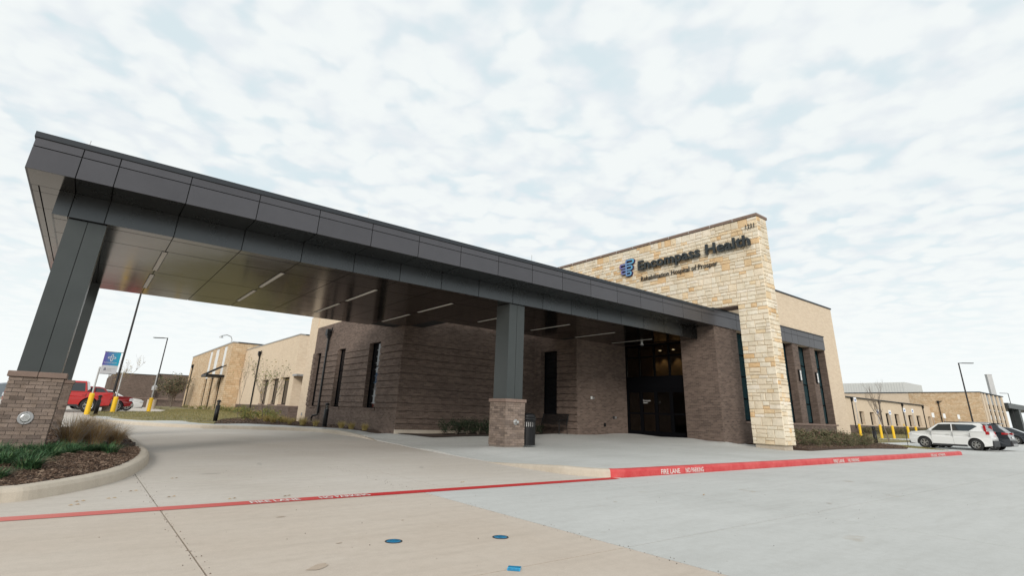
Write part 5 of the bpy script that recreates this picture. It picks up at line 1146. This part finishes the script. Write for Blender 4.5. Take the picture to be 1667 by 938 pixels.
sed = dict(soul); sed.update(W=1.84, x0=-2.4, x1=2.4, xr=-1.4, xf=1.4, zb=0.2, belt=0.92, top=[(2.4, 0.5), (2.34, 0.72), (2.2, 0.82), (1.15, 0.96), (-1.7, 1.0), (-2.25, 0.95), (-2.4, 0.65)], gh=[(1.2, 0.92), (0.35, 1.38), (-0.5, 1.44), (-1.1, 1.38), (-2.0, 0.96)],
 win=[[(0.85, 0.97), (0.3, 1.33), (-0.2, 1.37), (-0.2, 0.97)], [(-0.26, 0.97), (-0.26, 1.37), (-0.95, 1.33), (-1.45, 1.04), (-1.2, 0.97)]], ws=(1.1, 0.98, 0.4, 1.36), rw=(-1.92, 1.0, -1.15, 1.36), mx=0.75,
 ends=[('front_bumper', (2.2, 2.43), 0.7, 0.22, 0.40, 'plastic'), ('rear_bumper', (-2.43, -2.2), 0.76, 0.24, 0.45, 'plastic'), ('licence_plate', (-2.44, -2.38), 0.16, 0.6, 0.72, 'white')],
 lamps=[('headlight', (2.15, 2.38), 0.5, 0.84, 0.62, 0.72, 'headlamp'), ('tail_light', (-2.40, -2.1), 0.5, 0.89, 0.78, 0.9, 'taillamp')])
car('parked_sedan', 'black sedan parked farther away at the right edge', 'car', (75.5, 13.6, -0.07), math.pi/2, 'carblack', sed, 1.12)
pk_ = dict(soul); pk_.update(W=1.96, r=0.4, x0=-2.8, x1=2.8, xr=-1.75, xf=1.8, zb=0.38, belt=1.15, top=[(2.8, 0.7), (2.78, 1.05), (2.6, 1.14), (1.3, 1.22), (-2.8, 1.22), (-2.8, 0.8)], gh=[(1.35, 1.15), (0.75, 1.75), (0.4, 1.82), (-0.7, 1.82), (-0.85, 1.15)],
 win=[[(1.05, 1.24), (0.68, 1.68), (0.2, 1.72), (0.2, 1.24)], [(0.12, 1.24), (0.12, 1.72), (-0.6, 1.72), (-0.66, 1.24)]], ws=(1.30, 1.2, 0.80, 1.70), rw=(-0.84, 1.22, -0.72, 1.72), mx=1.0,
 ends=[('front_bumper', (2.65, 2.9), 0.85, 0.42, 0.62, 'chrome'), ('grille', (2.7, 2.83), 0.55, 0.66, 1.02, 'plastic'), ('rear_bumper', (-2.9, -2.7), 0.85, 0.45, 0.62, 'chrome')],
 lamps=[('headlight', (2.55, 2.815), 0.6, 0.95, 0.82, 1.02, 'headlamp'), ('tail_light', (-2.82, -2.7), 0.85, 0.95, 0.8, 1.1, 'taillamp')])
pr_ = dict(pk_); pr_.update(x0=-2.45, xr=-1.35, r=0.42, top=[(2.8, 0.7), (2.78, 1.05), (2.6, 1.16), (1.5, 1.24), (-2.45, 1.24), (-2.45, 0.8)], gh=[(1.6, 1.16), (1.0, 1.82), (0.6, 1.88), (-0.95, 1.88), (-1.15, 1.17)],
 win=[[(1.3, 1.26), (0.93, 1.72), (0.45, 1.77), (0.45, 1.26)], [(0.37, 1.26), (0.37, 1.77), (-0.9, 1.77), (-1.0, 1.26)]], ws=(1.55, 1.22, 1.05, 1.75), rw=(-1.13, 1.24, -0.98, 1.76), mx=1.25,
 ends=[('front_bumper', (2.65, 2.9), 0.85, 0.42, 0.62, 'chrome'), ('rear_bumper', (-2.6, -2.35), 0.85, 0.42, 0.58, 'plastic')], lamps=[('headlight', (2.55, 2.815), 0.6, 0.95, 0.82, 1.02, 'headlamp'), ('tail_light', (-2.47, -2.35), 0.85, 0.96, 0.8, 1.12, 'taillamp')])
car('pickup_truck', 'bright red pickup truck at far left, cab partly hidden behind the canopy pier', 'truck', (-0.85, 45.2, 0.30), math.radians(174), 'carred', pr_, 1.02)
car('pickup_truck', 'dark red pickup truck facing right behind the banner pole base', 'truck', (0.35, 49.4, 0.31), math.radians(8), 'cardkred', pk_, 0.92)
car('parked_sedan', 'white car with its nose showing right of the dark red pickup', 'car', (1.35, 54.0, 0.34), math.radians(8), 'carwhite', sed, 1.08)

# ------------------------------------------------------------------ plants
def tuft(name, label, cat, mat, n, h, spread, w_=0.01, lean=0.5, group=None, seg=3, loc=(0, 0, 0)):
    t = thing(name, label, cat, loc, group=group); mb = MB()
    for i in range(n):
        a = random.uniform(0, 6.283); rr = spread*0.28*math.sqrt(random.random()); hh = h*random.uniform(0.55, 1.0)
        mb.blade((rr*math.cos(a), rr*math.sin(a), -0.01), hh, hh*lean*random.uniform(0.3, 1.3), a+random.gauss(0, 0.5), w_*random.uniform(0.6, 1.3), seg, 0.75)
    part(t, 'blades', mb, mat); return t
LB = 'clump of strappy dark green lilyturf in the island mulch'
p0 = tuft('lilyturf_clump', LB, 'plant', 'blade', 210, 0.30, 0.42, 0.013, 1.05, 'lilyturf clumps in the island bed', 4)
spots = [(-1.15, 12.9), (-0.85, 12.6), (-0.52, 12.95), (-0.20, 12.7), (0.08, 13.0), (0.27, 12.7), (0.45, 12.95), (0.62, 12.7), (-0.95, 12.0), (-0.6, 11.8), (-0.28, 12.1), (0.02, 12.2), (-0.45, 11.1), (-0.75, 11.0), (-0.18, 11.4), (-0.62, 10.3), (-0.9, 10.2), (-0.35, 10.0), (-0.6, 9.3)]
for i, (x, y) in enumerate(spots):
    o = p0 if i == 0 else copy_thing(p0, (0, 0, 0)); o.location = (x, y, zbed(x, y)); o.rotation_euler = (0, 0, random.uniform(0, 6.28)); o.scale = (random.uniform(0.8, 1.1),)*3
    lab_ = {7: 'lilyturf clump at the kerb end of the row, beside the dry grasses', 18: 'foremost lilyturf clump, nearest the curved kerb', 0: 'lilyturf clump at the foot of the left brick pier, leftmost in its row', 17: 'lilyturf clump set a little right of the ones before the pier, alone in the mulch'}.get(i)
    labs2 = globals().setdefault('LILY', []); labs2.append((o, lab_ or LB))
for o, l_ in LILY: o['label'] = l_
g0 = tuft('ornamental_grass', 'tan and rust dry ornamental grass, front clump right of the left pier', 'ornamental grass', 'straw', 750, 0.86, 0.50, 0.0045, 0.75, 'dry ornamental grasses beside the left pier', 5, (0.02, 14.15, 0.2))
stm = MB()
for i in range(70):
    a = random.uniform(0, 6.28); rr = random.uniform(0.02, 0.14); ln_ = random.uniform(0.25, 0.6); stm.tube([(rr*math.cos(a), rr*math.sin(a), 0), ((rr+ln_*0.3)*math.cos(a), (rr+ln_*0.3)*math.sin(a), ln_*0.7), ((rr+ln_*0.7)*math.cos(a), (rr+ln_*0.7)*math.sin(a), ln_)], 0.003, 3, 0.001)
part(g0, 'dead_stems', stm, 'galv')
for (x, y, s_, lab) in ((0.42, 14.3, 0.85, 'rust coloured dry grass clump, middle of the row beside the left pier'), (0.78, 14.75, 0.72, 'tan dry grass clump nearest the kerb behind the lilyturf'), (0.28, 15.3, 0.9, 'dry grass clump behind the front one beside the left pier'), (0.6, 16.6, 0.75, 'dry grass clump farther back in the island'), (0.3, 18.4, 0.85, 'dry grass clump beside the rear canopy column')):
    copy_thing(g0, (x, y, 0.2), lab, random.uniform(0, 6), s_)
def shrub(name, label, cat, mat, n, rx, ry, rz, size, loc, group=None, stems=8, stemmat='twig'):
    t = thing(name, label, cat, loc, group=group); mb = MB(); sm = MB()
    cl = [(random.uniform(-0.8, 0.8)*rx, random.uniform(-0.8, 0.8)*ry, random.uniform(0.35, 1.0)*rz, random.uniform(0.25, 0.5)) for _ in range(11)]
    for i in range(n):
        cx_, cy_, cz_, cr_ = random.choice(cl); p = (cx_+random.gauss(0, rx*cr_*0.55), cy_+random.gauss(0, ry*cr_*0.55), max(0.03, cz_+random.gauss(0, rz*cr_*0.45))); mb.leaf(p, size*random.uniform(0.6, 1.3))
    for cx_, cy_, cz_, _ in cl[:stems]: sm.tube([(cx_*0.15, cy_*0.15, 0), (cx_*0.6, cy_*0.6, cz_*0.55), (cx_, cy_, cz_)], 0.012, 4, 0.004)
    part(t, 'foliage', mb, mat); part(t, 'stems', sm, stemmat); return t
def many(fn, first_args, spots_, labs_=None):
    o = fn
    for i, (x, y, z, s_) in enumerate(spots_[1:]): copy_thing(o, (x, y, z), labs_[i] if labs_ else None, random.uniform(0, 6.28), s_)
s0 = shrub('dark_shrub', 'small dark evergreen shrub in the row under the long shaded brick wall', 'shrub', 'leafdark', 900, 0.30, 0.30, 0.42, 0.05, (12.1, 19.6, 0.25), 'dark shrubs under the canopy wall')
for i in range(9): copy_thing(s0, (12.65+i*0.56, 19.6+random.uniform(-0.1, 0.1), 0.25), None, random.uniform(0, 6), random.uniform(0.85, 1.15))
for i in range(6): copy_thing(s0, (13.2+i*0.75, 20.35, 0.25), None, random.uniform(0, 6), random.uniform(0.9, 1.2))
r0 = shrub('sage_shrub', 'loose grey-green shrub in the hedge right of the stone wall', 'shrub', 'sage', 1700, 0.62, 0.55, 0.56, 0.065, (24.2, 11.6, 0.2), 'grey-green shrubs right of the stone wall')
for i in range(11):
    x = 24.9+i*0.80; copy_thing(r0, (x, 11.55+random.uniform(-0.25, 0.3)+(0.2 if i % 2 else 0), 0.2), None, random.uniform(0, 6), random.uniform(0.8, 1.1))
for i in range(7): copy_thing(r0, (25.3+i*1.1, 10.75+random.uniform(-0.15, 0.15), 0.17), None, random.uniform(0, 6), random.uniform(0.55, 0.75))
t0 = tuft('golden_tuft', 'golden feathery grass tuft in the bed before the dark brick block', 'ornamental grass', 'gold', 200, 0.44, 0.36, 0.010, 0.75, 'golden grass tufts along the left buildings', 3, (10.0, 22.9, 0.24))
tl = [(9.75, 23.8), (9.6, 24.6), (9.9, 25.4), (9.3, 27.2), (9.0, 28.2), (8.6, 29.0), (9.4, 29.6), (8.8, 30.4), (8.1, 30.2), (8.9, 31.5), (8.2, 32.0), (9.6, 31.8), (8.6, 33.2), (9.4, 33.6), (9.0, 35.2), (8.0, 34.2), (9.8, 36.0), (9.2, 37.4), (10.2, 38.0), (9.7, 39.6), (10.6, 40.6), (10.1, 42.2), (10.9, 43.4), (11.4, 46.5), (11.3, 49.5), (11.2, 53), (11.4, 57)]
for x, y in tl: copy_thing(t0, (x, y, 0.26 if y < 40 else 0.42), None, random.uniform(0, 6), random.uniform(0.9, 1.35))
l0 = shrub('low_green_shrub', 'low green shrub between the golden tufts on the left', 'shrub', 'leafy', 500, 0.4, 0.4, 0.4, 0.06, (8.4, 31.2, 0.25), 'low green shrubs along the left buildings')
for x, y in ((7.6, 33.0), (8.9, 34.4), (9.8, 37.0), (10.4, 40), (9.7, 44.5), (9.9, 47.0), (10.2, 50), (10.4, 54), (10.4, 58), (10, 62), (10.2, 67), (10.2, 72), (10.2, 78)): copy_thing(l0, (x, y, 0.3 if y < 40 else 0.42), None, random.uniform(0, 6), random.uniform(0.9, 1.5))
for i in range(26): copy_thing(r0, (86+i*1.4, 29.4+random.uniform(-0.4, 0.4), 0.1), 'low grey-green shrub in the long hedge along the right low wing', random.uniform(0, 6), random.uniform(1.1, 1.6))
for o in COL.objects:
    if o.get('label', '').startswith('low grey-green shrub in the long'): o['group'] = 'hedge shrubs along the right low wing'
def tree(name, label, loc, h, r, depth, leaves, mat, leafsize=0.08, spread=0.55, barkm='twig', trunks=1, seed=1, upb=0.25):
    rnd = random.Random(seed); t = thing(name, label, 'tree', loc); tr = MB(); br = MB(); lf = MB(); tips = []
    def grow(p, d, L_, rad, lv):
        pts = [p]; q = p
        for i in range(4):
            d = (d+Vector((rnd.gauss(0, 0.09), rnd.gauss(0, 0.09), upb*0.2))).normalized(); q = q+d*L_/4; pts.append(q)
        (tr if lv == depth else br).tube(pts, rad, 5 if lv < depth-1 else 8, rad*0.55)
        if lv <= 1: tips.extend(pts[1:])
        if lv == 0: return
        nb = 5 if lv == depth else rnd.choice((3, 4))
        for i in range(nb):
            k_ = (0.35+0.65*(i+1)/nb) if lv == depth else rnd.uniform(0.35, 1.0); idx = min(3, int(k_*4)); b0 = pts[idx]+(pts[min(4, idx+1)]-pts[idx])*(k_*4-idx)
            a = rnd.uniform(0, 6.28); side = Vector((math.cos(a), math.sin(a), 0)); nd_ = (d*(1-spread)+side*spread+Vector((0, 0, upb))).normalized()
            grow(b0, nd_, L_*rnd.uniform(0.5, 0.72), rad*0.5, lv-1)
    for k_ in range(trunks):
        a = 6.28*k_/max(1, trunks); lean = 0.0 if trunks == 1 else 0.28
        grow(Vector((0, 0, -0.05)), Vector((math.cos(a)*lean, math.sin(a)*lean, 1)).normalized(), h*0.62, r, depth)
    part(t, 'trunk', tr, barkm); part(t, 'branches', br, barkm)
    if leaves:
        for i in range(leaves): p = rnd.choice(tips); lf.leaf((p.x+rnd.gauss(0, 0.1), p.y+rnd.gauss(0, 0.1), p.z+rnd.gauss(0, 0.1)), leafsize*rnd.uniform(0.6, 1.3))
        part(t, 'crown', lf, mat)
    return t
tree('young_tree', 'slender young tree with sparse green leaves before the cream wing windows', (8.35, 33.2, 0.28), 3.0, 0.016, 3, 330, 'leafy', 0.10, 0.5, trunks=3, seed=5, upb=0.45)
tree('young_tree', 'very thin nearly bare young tree left of the leafy sapling', (7.9, 37.5, 0.3), 3.4, 0.014, 3, 70, 'leafy', 0.08, 0.45, trunks=1, seed=9, upb=0.5)
tree('bare_tree', 'leafless young tree in front of the right low wing', (51.5, 16.0, 0.05), 3.6, 0.05, 4, 0, None, spread=0.42, seed=3, upb=0.45)
tree('bushy_tree', 'bushy multi-stemmed olive green tree by the brown building', (9.2, 82, 0.35), 4.1, 0.05, 3, 4200, 'sage', 0.16, 0.62, trunks=9, seed=12, upb=0.1)
tree('bare_tree', 'small bare tree behind the dark red pickup', (3.1, 90, 0.3), 5.6, 0.06, 3, 300, 'gold', 0.16, 0.5, trunks=2, seed=21, upb=0.4)
